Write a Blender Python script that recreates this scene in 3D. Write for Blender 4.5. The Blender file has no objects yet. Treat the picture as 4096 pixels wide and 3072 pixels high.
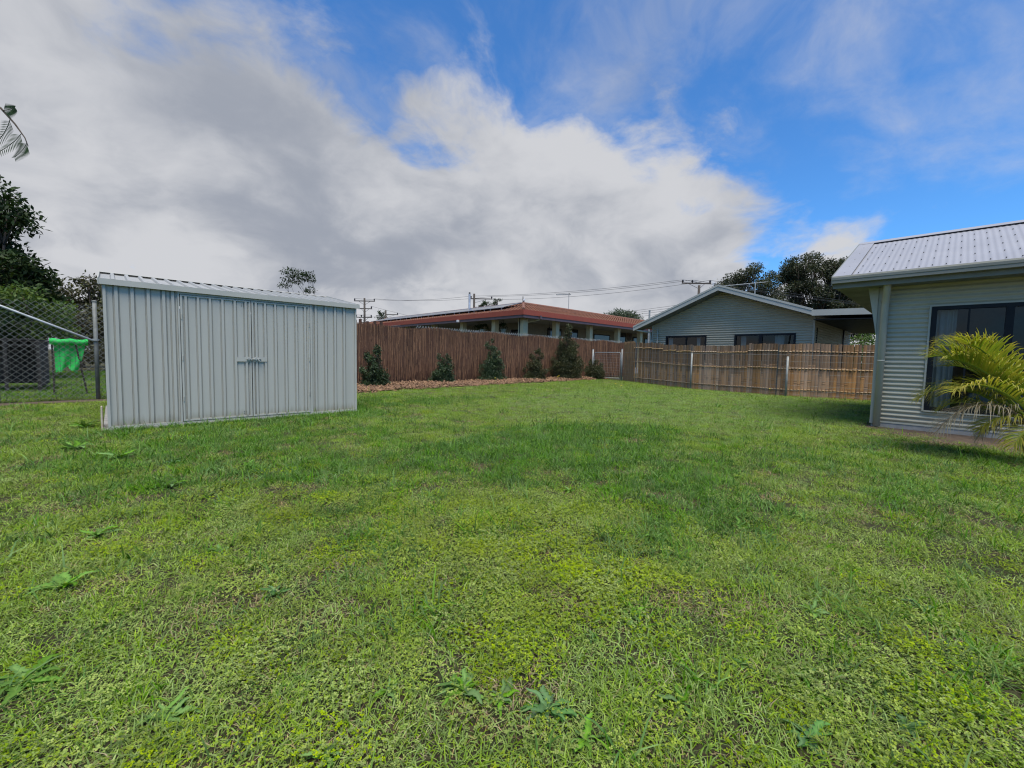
import bpy, math, random
import numpy as np
from mathutils import Vector, Matrix
rnd = random.Random(7)
RNG = np.random.default_rng(11)
sc = bpy.context.scene
COL = sc.collection
R = math.radians

# ------------------------------------------------------------------ camera
# world axes follow the plot: X runs along the shed front and brushwood fence, Y away from them
CAM_H, YAW, PITCH, ROLL = 1.1, R(43.8), R(3.64), R(1.1)
cd = bpy.data.cameras.new('camera'); cam = bpy.data.objects.new('camera', cd); COL.objects.link(cam)
cd.sensor_width = 36; cd.lens = 36 * 1667 / 4096; cd.clip_start = .05; cd.clip_end = 3000
Fh = Vector((math.sin(YAW), math.cos(YAW), 0)); Rh = Vector((math.cos(YAW), -math.sin(YAW), 0)); Zv = Vector((0, 0, 1))
Fw = math.cos(PITCH) * Fh - math.sin(PITCH) * Zv; U0 = math.sin(PITCH) * Fh + math.cos(PITCH) * Zv
Rt = math.cos(ROLL) * Rh + math.sin(ROLL) * U0; Up = -math.sin(ROLL) * Rh + math.cos(ROLL) * U0
m = Matrix((Rt, Up, -Fw)).transposed().to_4x4(); m.translation = (0, 0, CAM_H)
cam.matrix_world = m; sc.camera = cam

# ------------------------------------------------------------------ sun, sky, exposure
SUN_EL = R(69); SUN_DIR = Vector((-.38, -.75, 0)).normalized()
sd = bpy.data.lights.new('sun', 'SUN'); sun = bpy.data.objects.new('sun', sd); COL.objects.link(sun)
sd.energy = 3.0; sd.angle = R(42); sd.color = (1, .93, .80)
to_sun = (SUN_DIR * math.cos(SUN_EL) + Zv * math.sin(SUN_EL))
sun.rotation_euler = to_sun.to_track_quat('Z', 'Y').to_euler(); sun.location = (0, 0, 40)
vs = sc.view_settings; vs.view_transform = 'Standard'; vs.look = 'None'; vs.exposure = 0.8; vs.gamma = 1

class NT:
    "small helper for node trees"
    def __init__(s, tree): s.t = tree; s.n = tree.nodes; s.l = tree.links
    def new(s, kind, **kw):
        n = s.n.new(kind)
        for k, v in kw.items(): setattr(n, k, v)
        return n
    def put(s, sock, v):
        if isinstance(v, bpy.types.NodeSocket): s.l.new(v, sock)
        elif v is not None: sock.default_value = v
    def math(s, op, a, b=None, c=None, clamp=False):
        n = s.new('ShaderNodeMath', operation=op, use_clamp=clamp)
        s.put(n.inputs[0], a); s.put(n.inputs[1], b); s.put(n.inputs[2], c); return n.outputs[0]
    def vmath(s, op, a, b=None, out=0):
        n = s.new('ShaderNodeVectorMath', operation=op); s.put(n.inputs[0], a)
        if b is not None:
            if op == 'SCALE': s.put(n.inputs[3], b)
            else: s.put(n.inputs[1], b)
        return n.outputs['Value'] if op in ('DOT_PRODUCT', 'LENGTH') else n.outputs[0]
    def noise(s, vec, scale, detail=4, rough=.5, dist=0., col=False):
        n = s.new('ShaderNodeTexNoise'); s.put(n.inputs['Vector'], vec); n.inputs['Scale'].default_value = scale
        n.inputs['Detail'].default_value = detail; n.inputs['Roughness'].default_value = rough; n.inputs['Distortion'].default_value = dist
        return n.outputs['Color' if col else 'Fac']
    def smooth(s, v, a, b, lo=0., hi=1.):
        n = s.new('ShaderNodeMapRange', interpolation_type='SMOOTHSTEP'); s.put(n.inputs[0], v)
        for i, x in enumerate((a, b, lo, hi)): s.put(n.inputs[1 + i], x)
        return n.outputs[0]
    def mix(s, f, a, b, blend='MIX'):
        n = s.new('ShaderNodeMix', data_type='RGBA', blend_type=blend); s.put(n.inputs[0], f); s.put(n.inputs[6], a); s.put(n.inputs[7], b)
        return n.outputs[2]

def c4(c): return (c[0], c[1], c[2], 1.)
w = bpy.data.worlds.new('World'); sc.world = w; w.use_nodes = True
t = NT(w.node_tree); t.n.clear()
sky = t.new('ShaderNodeTexSky', sky_type='NISHITA', sun_disc=False)
sky.sun_elevation = SUN_EL; sky.sun_rotation = math.atan2(SUN_DIR.x, SUN_DIR.y); sky.air_density = 1.0; sky.dust_density = .15; sky.ozone_density = 2.5; sky.altitude = 700
D = t.vmath('NORMALIZE', t.new('ShaderNodeTexCoord').outputs['Generated'])
sep = t.new('ShaderNodeSeparateXYZ'); t.l.new(D, sep.inputs[0])
zc = t.math('ADD', t.math('MAXIMUM', sep.outputs[2], 0.), .42)
cx = t.new('ShaderNodeCombineXYZ'); t.put(cx.inputs[0], t.math('DIVIDE', sep.outputs[0], zc)); t.put(cx.inputs[1], t.math('DIVIDE', sep.outputs[1], zc)); q = cx.outputs[0]
warp = t.vmath('SCALE', t.vmath('SUBTRACT', t.noise(q, 1.9, 3, .5, col=True), (.5, .5, .5)), .35)
qw = t.vmath('ADD', t.vmath('ADD', q, warp), (8.2, 3.3, 3.))
bank = t.vmath('DOT_PRODUCT', D, (.15, .57, -.81))          # edge of the cloud bank: a great circle
bank = t.math('MAXIMUM', t.math('MINIMUM', bank, .32), -.21)
bank = t.math('ADD', bank, t.smooth(sep.outputs[2], .05, .30, .11, 0.))
big = t.math('SUBTRACT', t.noise(qw, 1.5, 9, .54), .5)
fine = t.math('SUBTRACT', t.noise(qw, 4.6, 8, .58), .5)
cov = t.math('ADD', t.math('MULTIPLY', bank, 1.9), t.math('ADD', t.math('MULTIPLY', big, 1.35), t.math('MULTIPLY', fine, .7)))
gap = t.smooth(t.noise(t.vmath('ADD', qw, (2.2, 8.4, 1.)), 3.0, 6, .55), .44, .66, 0., .55)
gap = t.math('MULTIPLY', gap, t.math('MULTIPLY', t.smooth(sep.outputs[2], .03, .09), t.smooth(sep.outputs[2], .14, .26, 1., 0.)))
cov = t.math('SUBTRACT', cov, gap)
alpha = t.smooth(cov, -.04, .21)
wisp = t.noise(t.vmath('ADD', qw, (4.3, 1.7, 2.)), 1.3, 8, .6)
wisp2 = t.smooth(wisp, .50, .72, 0., .62)
alpha = t.math('MAXIMUM', alpha, wisp2)
shade = t.noise(t.vmath('ADD', qw, (9.1, 3.3, 5.)), 1.9, 7, .55)
shade = t.math('ADD', shade, t.math('MULTIPLY', t.smooth(cov, .15, .75), -.14))
shade = t.math('ADD', shade, t.smooth(sep.outputs[2], .02, .30, .16, 0.))
shade = t.smooth(shade, .27, .60)
cloud = t.mix(shade, (1.95, 2.12, 2.5, 1), (3.6, 3.66, 3.85, 1))
blue = t.mix(1., sky.outputs[0], (.42, .82, 1.16, 1), 'MULTIPLY')
blue = t.mix(t.smooth(sep.outputs[2], .0, .22, .75, 0.), blue, (1.9, 2.9, 4.1, 1))
skyc = t.mix(alpha, blue, cloud)
bg = t.new('ShaderNodeBackground'); t.put(bg.inputs[0], skyc); bg.inputs[1].default_value = .1
t.l.new(bg.outputs[0], t.new('ShaderNodeOutputWorld').inputs[0])

sc.render.engine = 'CYCLES'; cy = sc.cycles
cy.max_bounces = 6; cy.diffuse_bounces = 3; cy.glossy_bounces = 3; cy.transmission_bounces = 4; cy.transparent_max_bounces = 8
cy.use_denoising = True; cy.sample_clamp_indirect = 4; cy.filter_width = 1.15

# ------------------------------------------------------------------ helpers
ROOT = {}
class MB:
    def __init__(s): s.v = []; s.f = []
    def quad(s, *p):
        i = len(s.v); s.v += [tuple(x) for x in p]; s.f.append(tuple(range(i, i + len(p)))); return s
    def box(s, x0, x1, y0, y1, z0, z1):
        i = len(s.v)
        s.v += [(x, y, z) for z in (z0, z1) for x, y in ((x0, y0), (x1, y0), (x1, y1), (x0, y1))]
        s.f += [tuple(i + k for k in f) for f in ((3, 2, 1, 0), (4, 5, 6, 7), (0, 1, 5, 4), (1, 2, 6, 5), (2, 3, 7, 6), (3, 0, 4, 7))]; return s
    def hexa(s, pts):
        "eight corners: bottom four then top four"
        i = len(s.v); s.v += [tuple(p) for p in pts]
        s.f += [tuple(i + k for k in f) for f in ((3, 2, 1, 0), (4, 5, 6, 7), (0, 1, 5, 4), (1, 2, 6, 5), (2, 3, 7, 6), (3, 0, 4, 7))]; return s
    def bar(s, a, b, wd, ht=None):
        a = Vector(a); b = Vector(b); d = (b - a).normalized(); up = Vector((0, 0, 1)) if abs(d.z) < .95 else Vector((1, 0, 0))
        r = d.cross(up).normalized() * wd / 2; u = r.cross(d).normalized() * (ht or wd) / 2
        return s.hexa([a - r - u, a + r - u, b + r - u, b - r - u, a - r + u, a + r + u, b + r + u, b - r + u])
    def tube(s, pts, rad, n=6, cap=True):
        pts = [Vector(p) for p in pts]; k = len(pts); i0 = len(s.v)
        if not hasattr(rad, '__len__'): rad = [rad] * k
        ref = None
        for j, p in enumerate(pts):
            d = (pts[min(j + 1, k - 1)] - pts[max(j - 1, 0)]).normalized()
            if ref is None: ref = Vector((0, 0, 1)) if abs(d.z) < .9 else Vector((1, 0, 0))
            a = (ref - d * ref.dot(d)).normalized(); ref = a; b = d.cross(a)
            for q_ in range(n):
                an = 2 * math.pi * q_ / n; s.v.append(tuple(p + (a * math.cos(an) + b * math.sin(an)) * rad[j]))
        for j in range(k - 1):
            for q_ in range(n):
                a = i0 + j * n + q_; b = i0 + j * n + (q_ + 1) % n; s.f.append((a, b, b + n, a + n))
        if cap: s.f.append(tuple(i0 + q_ for q_ in range(n))[::-1]); s.f.append(tuple(i0 + (k - 1) * n + q_ for q_ in range(n)))
        return s
    def strip(s, A, B):
        "surface between two polylines of equal length"
        i = len(s.v); k = len(A); s.v += [tuple(p) for p in A] + [tuple(p) for p in B]
        s.f += [(i + j, i + j + 1, i + k + j + 1, i + k + j) for j in range(k - 1)]; return s
    def prism(s, poly, off):
        i = len(s.v); k = len(poly); off = Vector(off)
        s.v += [tuple(p) for p in poly] + [tuple(Vector(p) + off) for p in poly]
        s.f += [tuple(range(i, i + k))[::-1], tuple(range(i + k, i + 2 * k))] + [(i + j, i + (j + 1) % k, i + k + (j + 1) % k, i + k + j) for j in range(k)]; return s
    def grid(s, fn, nu, nv):
        i = len(s.v); s.v += [tuple(fn(a / nu, b / nv)) for b in range(nv + 1) for a in range(nu + 1)]
        s.f += [(i + b * (nu + 1) + a, i + b * (nu + 1) + a + 1, i + (b + 1) * (nu + 1) + a + 1, i + (b + 1) * (nu + 1) + a) for b in range(nv) for a in range(nu)]; return s
    def sphere(s, c, r, nu=8, nv=6):
        c = Vector(c); r = r if hasattr(r, '__len__') else (r, r, r)
        return s.grid(lambda a, b: (c.x + r[0] * math.sin(b * math.pi) * math.cos(a * 2 * math.pi), c.y + r[1] * math.sin(b * math.pi) * math.sin(a * 2 * math.pi), c.z + r[2] * math.cos(b * math.pi)), nu, nv)
    def mesh(s, name, off=(0, 0, 0)):
        me = bpy.data.meshes.new(name); o = Vector(off)
        me.from_pydata([(x - o.x, y - o.y, z - o.z) for x, y, z in s.v], [], s.f); return me
    def build(s, name, mat, parent=None, loc=None, smooth=False, bevel=0., **tags):
        base = ROOT[parent] if parent else Vector(loc or (0, 0, 0))
        me = s.mesh(name, base); o = link(name, me, mat, parent)
        if not parent: o.location = base
        ROOT[o] = base
        if smooth: me.polygons.foreach_set('use_smooth', [True] * len(me.polygons))
        if bevel:
            b = o.modifiers.new('bevel', 'BEVEL'); b.width = bevel; b.segments = 2; b.limit_method = 'ANGLE'; b.angle_limit = R(50)
        tag(o, **tags); return o
def link(name, data, mat=None, parent=None):
    o = bpy.data.objects.new(name, data); COL.objects.link(o)
    if mat is not None and not data.materials: data.materials.append(mat)
    if parent: o.parent = parent
    return o
def tag(o, label=None, cat=None, group=None, kind=None):
    for k, v in (('label', label), ('category', cat), ('group', group), ('kind', kind)):
        if v: o[k] = v
    return o
def thing(name, label, cat, loc, group=None):
    o = bpy.data.objects.new(name, None); COL.objects.link(o); o.location = loc; o.empty_display_size = .2
    ROOT[o] = Vector(loc); return tag(o, label, cat, group)
def fast_mesh(name, V, Fq, nper, attr=None):
    "V (n,3), faces of nper corners as one array"
    me = bpy.data.meshes.new(name); V = np.asarray(V, np.float32); Fq = np.asarray(Fq, np.int32)
    me.vertices.add(len(V)); me.vertices.foreach_set('co', V.ravel())
    me.loops.add(Fq.size); me.loops.foreach_set('vertex_index', Fq.ravel())
    n = len(Fq); me.polygons.add(n); me.polygons.foreach_set('loop_start', np.arange(n, dtype=np.int32) * nper)
    me.polygons.foreach_set('loop_total', np.full(n, nper, np.int32))
    me.update(calc_edges=True)
    if attr is not None:
        a = me.attributes.new('vary', 'FLOAT', 'POINT'); a.data.foreach_set('value', np.asarray(attr, np.float32).ravel())
    return me
def hashn(ix, iy, s):
    h = np.sin(ix * 127.1 + iy * 311.7 + s * 74.7) * 43758.5453; return h - np.floor(h)
def vnoise(x, y, s=0):
    ix = np.floor(x); iy = np.floor(y); fx = x - ix; fy = y - iy; fx = fx * fx * (3 - 2 * fx); fy = fy * fy * (3 - 2 * fy)
    a = hashn(ix, iy, s); b = hashn(ix + 1, iy, s); c = hashn(ix, iy + 1, s); d = hashn(ix + 1, iy + 1, s)
    return a + (b - a) * fx + (c - a) * fy + (a - b - c + d) * fx * fy
def fbm(x, y, s=0): return (vnoise(x, y, s) + .5 * vnoise(x * 2.1, y * 2.1, s + 1) + .25 * vnoise(x * 4.3, y * 4.3, s + 2)) / 1.75

# ------------------------------------------------------------------ materials
def mat(name, col, rough=.6, metal=0., col2=None, nscale=3., amt=.35, bump=0., bscale=40., stretch=(1, 1, 1), spec=.4, coat=0., rand=0., vary=None, trans=0., attr=None, space='Object', dirt=None):
    mt = bpy.data.materials.new(name); mt.use_nodes = True; t = NT(mt.node_tree); b = t.n['Principled BSDF']
    b.inputs['Roughness'].default_value = rough; b.inputs['Metallic'].default_value = metal; b.inputs['Specular IOR Level'].default_value = spec
    if coat: b.inputs['Coat Weight'].default_value = coat
    tc = t.new('ShaderNodeTexCoord').outputs['Object'] if space == 'Object' else t.new('ShaderNodeNewGeometry').outputs['Position']
    v = t.vmath('MULTIPLY', tc, stretch)
    c = t.mix(t.smooth(t.noise(v, nscale, 5, .6), .3, .7, 0., 1.), c4(col), c4(col2 if col2 else [x * (1 - amt) for x in col]))
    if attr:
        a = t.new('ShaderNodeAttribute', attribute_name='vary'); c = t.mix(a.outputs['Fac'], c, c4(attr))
    if rand:
        oi = t.new('ShaderNodeObjectInfo').outputs['Random']; hsv = t.new('ShaderNodeHueSaturation')
        t.put(hsv.inputs['Value'], t.math('ADD', t.math('MULTIPLY', oi, rand * 2), 1 - rand)); t.put(hsv.inputs['Saturation'], t.math('ADD', t.math('MULTIPLY', t.math('FRACT', t.math('MULTIPLY', oi, 7.3)), .4), .8))
        t.put(hsv.inputs['Color'], c); c = hsv.outputs[0]
    if dirt:   # stains rising from the foot: (colour, height, strength)
        sp = t.new('ShaderNodeSeparateXYZ'); t.put(sp.inputs[0], t.new('ShaderNodeNewGeometry').outputs['Position'])
        dn = t.math('ADD', t.math('MULTIPLY', sp.outputs[2], 1. / dirt[1]), t.math('SUBTRACT', t.noise(v, 6., 4, .7), .5))
        c = t.mix(t.smooth(dn, 0., 1., dirt[2], 0.), c, c4(dirt[0]))
    t.put(b.inputs['Base Color'], c)
    rn = t.math('ADD', t.math('MULTIPLY', t.noise(v, nscale * 2.3, 4, .6), .25), rough - .125, clamp=True); t.put(b.inputs['Roughness'], rn)
    if bump:
        bp = t.new('ShaderNodeBump'); bp.inputs['Strength'].default_value = bump; bp.inputs['Distance'].default_value = .01
        t.put(bp.inputs['Height'], t.noise(v, bscale, 4, .6)); t.put(b.inputs['Normal'], bp.outputs[0])
    if trans:
        tr = t.new('ShaderNodeBsdfTranslucent'); t.put(tr.inputs[0], t.mix(1., c, (1.25, 1.25, .55, 1), 'MULTIPLY'))
        ms = t.new('ShaderNodeMixShader'); ms.inputs[0].default_value = trans; t.l.new(b.outputs[0], ms.inputs[1]); t.l.new(tr.outputs[0], ms.inputs[2])
        t.l.new(ms.outputs[0], t.n['Material Output'].inputs[0])
    return mt
def glass_mat(name, tint=(.8, .85, .85)):
    mt = bpy.data.materials.new(name); mt.use_nodes = True; t = NT(mt.node_tree); t.n.remove(t.n['Principled BSDF'])
    g = t.new('ShaderNodeBsdfGlossy'); g.inputs['Roughness'].default_value = .02
    tr = t.new('ShaderNodeBsdfTransparent'); tr.inputs[0].default_value = c4(tint)
    fr = t.new('ShaderNodeFresnel'); fr.inputs[0].default_value = 1.52
    ms = t.new('ShaderNodeMixShader'); t.put(ms.inputs[0], t.math('ADD', t.math('MULTIPLY', fr.outputs[0], .9), .0, clamp=True)); t.l.new(tr.outputs[0], ms.inputs[1]); t.l.new(g.outputs[0], ms.inputs[2])
    t.l.new(ms.outputs[0], t.n['Material Output'].inputs[0]); return mt

M = {}
M['shed'] = mat('shed_steel', (.42, .412, .362), .45, .0, (.392, .385, .338), 1.4, bump=.1, bscale=4, stretch=(5, 5, .45), dirt=((.20, .18, .12), .22, .8))
M['shed_roof'] = mat('shed_roof_steel', (.37, .37, .35), .45, .1, (.32, .325, .305), 1.5)
M['shed_trim'] = mat('shed_trim_steel', (.43, .422, .368), .45, 0, (.39, .382, .333), 2)
M['galv'] = mat('galvanised_steel', (.34, .355, .34), .55, .1, (.24, .255, .24), 9, bump=.05)
M['galv_dark'] = mat('weathered_galvanised_steel', (.13, .13, .12), .6, .3, (.07, .07, .065), 12)
M['post_old'] = mat('old_galvanised_post', (.20, .21, .195), .65, .1, (.11, .115, .10), 5)
M['white_pipe'] = mat('white_painted_pipe', (.62, .63, .63), .5, 0, (.45, .46, .44), 8)
M['wire'] = mat('old_wire', (.24, .25, .235), .6, .3, (.15, .145, .13), 6)
M['netting'] = mat('dark_netting_wire', (.05, .05, .042), .7, 0, (.07, .06, .045), 6)
M['wall_green'] = mat('green_grey_cladding', (.44, .415, .31), .5, .0, (.405, .38, .285), 1.5, dirt=((.22, .18, .13), .30, .7))
M['wall_far'] = mat('green_grey_cladding_dull', (.43, .39, .275), .55, .0, (.39, .355, .25), 1.2)
M['trim_green'] = mat('pale_green_trim', (.44, .425, .335), .5, 0, (.40, .385, .305), 2)
M['barge'] = mat('pale_green_barge', (.44, .435, .375), .45, 0, (.40, .395, .34), 2)
M['gutter'] = mat('olive_grey_gutter', (.20, .205, .17), .5, 0, (.17, .175, .145), 2)
M['roof_zinc'] = mat('zinc_roof', (.31, .312, .33), .55, .1, (.28, .282, .30), .8, stretch=(1, 1, 1))
M['soffit'] = mat('soffit_board', (.20, .22, .20), .7)
M['charcoal'] = mat('charcoal_aluminium', (.014, .015, .017), .5, spec=.2)
M['glass'] = glass_mat('window_glass', (.50, .54, .54))
M['glass_dark'] = mat('dark_window_glass', (.012, .014, .016), .06, 0, (.02, .022, .025), 1.0, spec=.8)
M['curtain'] = mat('pale_curtain', (.50, .55, .53), .85, 0, (.44, .49, .47), 6)
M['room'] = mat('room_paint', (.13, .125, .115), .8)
M['bed'] = mat('green_grey_bedding', (.33, .40, .36), .9, 0, (.25, .31, .28), 5)
M['tile'] = mat('terracotta_tile', (.19, .074, .038), .85, 0, (.115, .05, .03), 1.7, bump=.3, bscale=25, space='World')
M['tile_ridge'] = mat('ridge_tile', (.24, .10, .06), .8, 0, (.16, .08, .055), 3)
M['fascia_red'] = mat('red_fascia', (.29, .062, .032), .6, 0, (.25, .055, .03), 3)
M['gutter_mauve'] = mat('mauve_brown_gutter', (.11, .075, .08), .5, 0, (.085, .06, .065), 2)
M['cream'] = mat('cream_paint', (.60, .51, .29), .6, 0, (.53, .45, .26), 2)
M['cream_wall'] = mat('cream_brick', (.25, .225, .155), .8, 0, (.20, .18, .125), 3, bump=.2, bscale=20)
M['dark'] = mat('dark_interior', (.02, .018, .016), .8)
M['solar'] = mat('solar_panel', (.012, .014, .022), .12, 0, (.016, .018, .028), 2, spec=.7)
M['alum'] = mat('aluminium', (.62, .64, .66), .35, .4)
M['pole'] = mat('timber_pole', (.075, .062, .05), .85, 0, (.045, .038, .032), 3, bump=.4, stretch=(6, 6, 1))
M['ceramic'] = mat('dark_insulator', (.03, .025, .025), .3)
M['cable'] = mat('black_cable', (.05, .052, .055), .6)
M['bark'] = mat('bark', (.10, .075, .052), .9, 0, (.05, .04, .03), 5, bump=.6, stretch=(3, 3, 1))
M['pale_bark'] = mat('pale_bark', (.25, .23, .20), .85, 0, (.16, .14, .12), 4)
M['leaf_dark'] = mat('dark_leaf', (.022, .042, .014), .6, 0, (.012, .024, .008), 1.5, attr=(.045, .078, .02), trans=.15, spec=.2)
M['leaf_gum'] = mat('olive_leaf', (.04, .058, .022), .6, 0, (.022, .034, .015), .35, attr=(.085, .085, .04), trans=.2)
M['leaf_far'] = mat('mid_green_leaf', (.045, .075, .03), .6, 0, (.03, .05, .022), .5, attr=(.07, .11, .04), trans=.2)
M['leaf_brown'] = mat('bronze_leaf', (.055, .05, .028), .6, 0, (.04, .034, .022), .6, attr=(.13, .14, .05), trans=.25)
M['leaf_lime'] = mat('lime_leaf', (.07, .13, .025), .6, 0, (.045, .09, .02), 1.5, attr=(.14, .2, .04), trans=.3)
M['leaf_shrub'] = mat('shrub_leaf', (.024, .050, .018), .5, 0, (.014, .030, .012), 3, attr=(.075, .12, .045), trans=.12)
M['leaf_bronze'] = mat('bronze_shrub_leaf', (.034, .054, .018), .55, 0, (.02, .032, .012), 3, attr=(.11, .10, .038), trans=.18)
M['palm'] = mat('palm_leaflet', (.13, .25, .025), .55, 0, (.24, .31, .03), 3, attr=(.46, .36, .07), trans=.35, spec=.25)
M['palm_dry'] = mat('dry_palm_leaflet', (.27, .17, .07), .8, 0, (.15, .10, .06), 8, attr=(.42, .36, .25), trans=.25)
M['palm_stalk'] = mat('palm_stalk', (.30, .27, .07), .5, 0, (.22, .17, .05), 6)
M['weed'] = mat('weed_leaf', (.095, .22, .035), .65, 0, (.07, .17, .028), 12, rand=.35, attr=(.17, .30, .06), trans=.25, spec=.15)
M['weed_blue'] = mat('bluish_weed_leaf', (.06, .15, .042), .65, 0, (.045, .115, .032), 12, rand=.3, attr=(.12, .23, .07), trans=.2, spec=.15)
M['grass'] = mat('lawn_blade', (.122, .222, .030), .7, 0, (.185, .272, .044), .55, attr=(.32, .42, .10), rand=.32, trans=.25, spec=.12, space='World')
M['lush'] = mat('lush_blade', (.048, .132, .018), .65, 0, (.075, .17, .024), .8, attr=(.17, .30, .055), rand=.3, trans=.25, spec=.15, space='World')
M['clover'] = mat('clover_leaflet', (.175, .245, .026), .7, 0, (.145, .232, .030), .8, attr=(.34, .40, .065), rand=.3, trans=.2, spec=.12, space='World')
M['straw'] = mat('dry_blade', (.30, .21, .10), .85, 0, (.20, .13, .065), 2, attr=(.48, .40, .22), rand=.2, trans=.2, space='World')
M['bamboo'] = mat('weathered_bamboo', (.50, .30, .16), .65, 0, (.30, .17, .085), 2.2, stretch=(5, 5, .8), rand=.30, bump=.25, bscale=60, attr=(.13, .085, .05))
M['bamboo_pale'] = mat('pale_bamboo_cut', (.50, .36, .21), .6, 0, (.36, .24, .13), 6, rand=.15)
M['reed'] = mat('tan_reed', (.33, .22, .11), .7, 0, (.20, .12, .06), 3, stretch=(8, 8, 1), attr=(.16, .10, .055))
M['brush'] = mat('brushwood', (.088, .042, .027), .85, 0, (.05, .026, .018), 1.2, attr=(.27, .15, .082))
M['brush_back'] = mat('brushwood_packing', (.045, .026, .02), .9, 0, (.07, .04, .03), 6, stretch=(10, 10, .6), bump=.8, bscale=30)
M['mulch'] = mat('bark_chip', (.34, .205, .11), .85, 0, (.22, .125, .068), 4, attr=(.11, .062, .036))
M['soil'] = mat('bare_soil', (.06, .042, .029), .95, 0, (.115, .08, .052), 7, bump=.8, bscale=18, space='World')
M['mulch_soil'] = mat('mulch_soil', (.10, .06, .036), .95, 0, (.17, .10, .058), 7, bump=1., bscale=30, space='World')
M['green_cloth'] = mat('green_shade_cloth', (.035, .62, .12), .7, 0, (.03, .50, .10), 4, trans=.3, bump=.2, bscale=120)
M['shade_cloth'] = mat('black_shade_cloth', (.022, .022, .02), .9, 0, (.04, .038, .034), 3)
M['stick'] = mat('weathered_stick', (.05, .042, .032), .9)
M['plaster'] = mat('white_plastic', (.7, .7, .7), .4)
M['rust'] = mat('rusty_ornament', (.10, .07, .05), .7)
M['yellow'] = mat('yellow_petal', (.75, .55, .03), .6)
M['concrete'] = mat('concrete_slab', (.34, .33, .30), .85, 0, (.25, .24, .22), 5, bump=.3)
M['orange_rock'] = mat('painted_block', (.55, .5, .4), .8, 0, (.4, .3, .2), 9)

# ground: grass thatch and soil, no light in it
gm = bpy.data.materials.new('turf'); gm.use_nodes = True; t = NT(gm.node_tree); b = t.n['Principled BSDF']; b.inputs['Roughness'].default_value = .95; b.inputs['Specular IOR Level'].default_value = .15
P_ = t.new('ShaderNodeNewGeometry').outputs['Position']
c = t.mix(t.smooth(t.noise(P_, 1.3, 5, .6), .35, .65), (.045, .062, .022, 1), (.075, .075, .032, 1))
c = t.mix(t.smooth(t.noise(P_, 38., 4, .7), .38, .62), c, (.045, .034, .02, 1))
c = t.mix(t.smooth(t.noise(P_, 4.5, 5, .6), .56, .75, 0., .7), c, (.13, .09, .05, 1))
t.put(b.inputs['Base Color'], c); bp = t.new('ShaderNodeBump'); bp.inputs['Strength'].default_value = .9; bp.inputs['Distance'].default_value = .02
t.put(bp.inputs['Height'], t.noise(P_, 55., 5, .7)); t.put(b.inputs['Normal'], bp.outputs[0]); M['turf'] = gm

# ------------------------------------------------------------------ the ground
MB().quad((-700, -700, 0), (900, -700, 0), (900, 900, 0), (-700, 900, 0)).build('ground', M['turf'], kind='structure')
def wavy_sheet(name, front, back, z, mt, n=60, mound=0.):
    "sheet between a front and a back polyline (functions of s in 0..1)"
    mb = MB(); nv = 8
    def fn(a, b_):
        p = Vector(front(a)).lerp(Vector(back(a)), b_); h = z + mound * math.sin(min(1, b_ * 1.15) * math.pi) ** .7 * (.6 + .4 * math.sin(a * 23 + b_ * 3)) if mound else z
        return (p.x, p.y, max(h, .003))
    return mb.grid(fn, n, nv).build(name, mt, kind='structure', smooth=True)
MX = [3.2, 4.76, 6.7, 9.6, 11.95, 15.4, 19.3, 20.2]; MY = [11.5, 11.55, 11.95, 12.25, 12.5, 12.7, 13.1, 13.4]
def bed_front(a):
    x = 3.2 + a * 17.0; return (x, float(np.interp(x, MX, MY)) + .09 * math.sin(x * 3.1) + .06 * math.sin(x * 7.7), 0)
wavy_sheet('garden_bed', bed_front, lambda a: (3.2 + a * 17.6, 14.5, 0), .006, M['mulch_soil'], 90, .10)
def soil_x(y): return float(np.interp(y, [-3.7, -2., -.5, -.08, .55, .95], [7.7, 7.75, 8.3, 8.5, 8.95, 9.4])) + .06 * math.sin(y * 9) + .04 * math.sin(y * 23)
wavy_sheet('worn_soil_strip', lambda a: (soil_x(.95 - 4.6 * a), .95 - 4.6 * a, 0), lambda a: (9.78, .92 - 4.4 * a, 0), .005, M['soil'], 40)
wavy_sheet('bare_soil_edge', lambda a: (-4 + a * 4.2, 12.15 + .25 * a + .12 * math.sin(a * 11), 0), lambda a: (-4 + a * 4.2, 13.6 - 1.0 * a + .2 * math.sin(a * 9), 0), .005, M['soil'], 30)

# ------------------------------------------------------------------ garden shed
SX0, SX1, SY0, SY1, SH, RY, RZ = -.07, 3.33, 7.75, 11.05, 1.985, 9.4, 2.31
shed = thing('garden_shed', 'pale grey-green ribbed steel garden shed with double doors, standing on the lawn', 'shed', (SX0, SY0, 0))
def ribbed(name, x0, x1, ribs, y, z0, z1, mt, parent, rw=.022, rd=.02):
    pr = [(x0, y)]
    for r in ribs:
        if x0 + rw * 1.6 < r < x1 - rw * 1.6:
            pr += [(r - rw - .020, y), (r - rw - .018, y + .013), (r - rw - .003, y + .013), (r - rw, y - rd), (r + rw * .5, y - rd), (r + rw * .5 + .004, y + .010), (r + rw * .5 + .013, y + .010), (r + rw * .5 + .016, y)]
    pr.append((x1, y)); mb = MB(); mb.strip([(x, yy, z0) for x, yy in pr], [(x, yy, z1) for x, yy in pr])
    return mb.build(name, mt, parent)
MB().box(SX0 - .05, SX1 + .03, SY0 - .04, SY1, -.05, .035).build('base_slab', M['concrete'], shed)
ribbed('wall_panel', SX0 + .02, .70, [.065, .225, .39, .555, .655], SY0, .045, 1.97, M['shed'], shed)
ribbed('wall_panel', 2.52, SX1 - .02, [2.61, 2.78, 2.945, 3.11, 3.275], SY0, .045, 1.97, M['shed'], shed)
MB().box(SX0, SX0 + .02, SY0 + .03, SY1, .04, 1.97).build('side_wall', M['shed'], shed)
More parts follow.
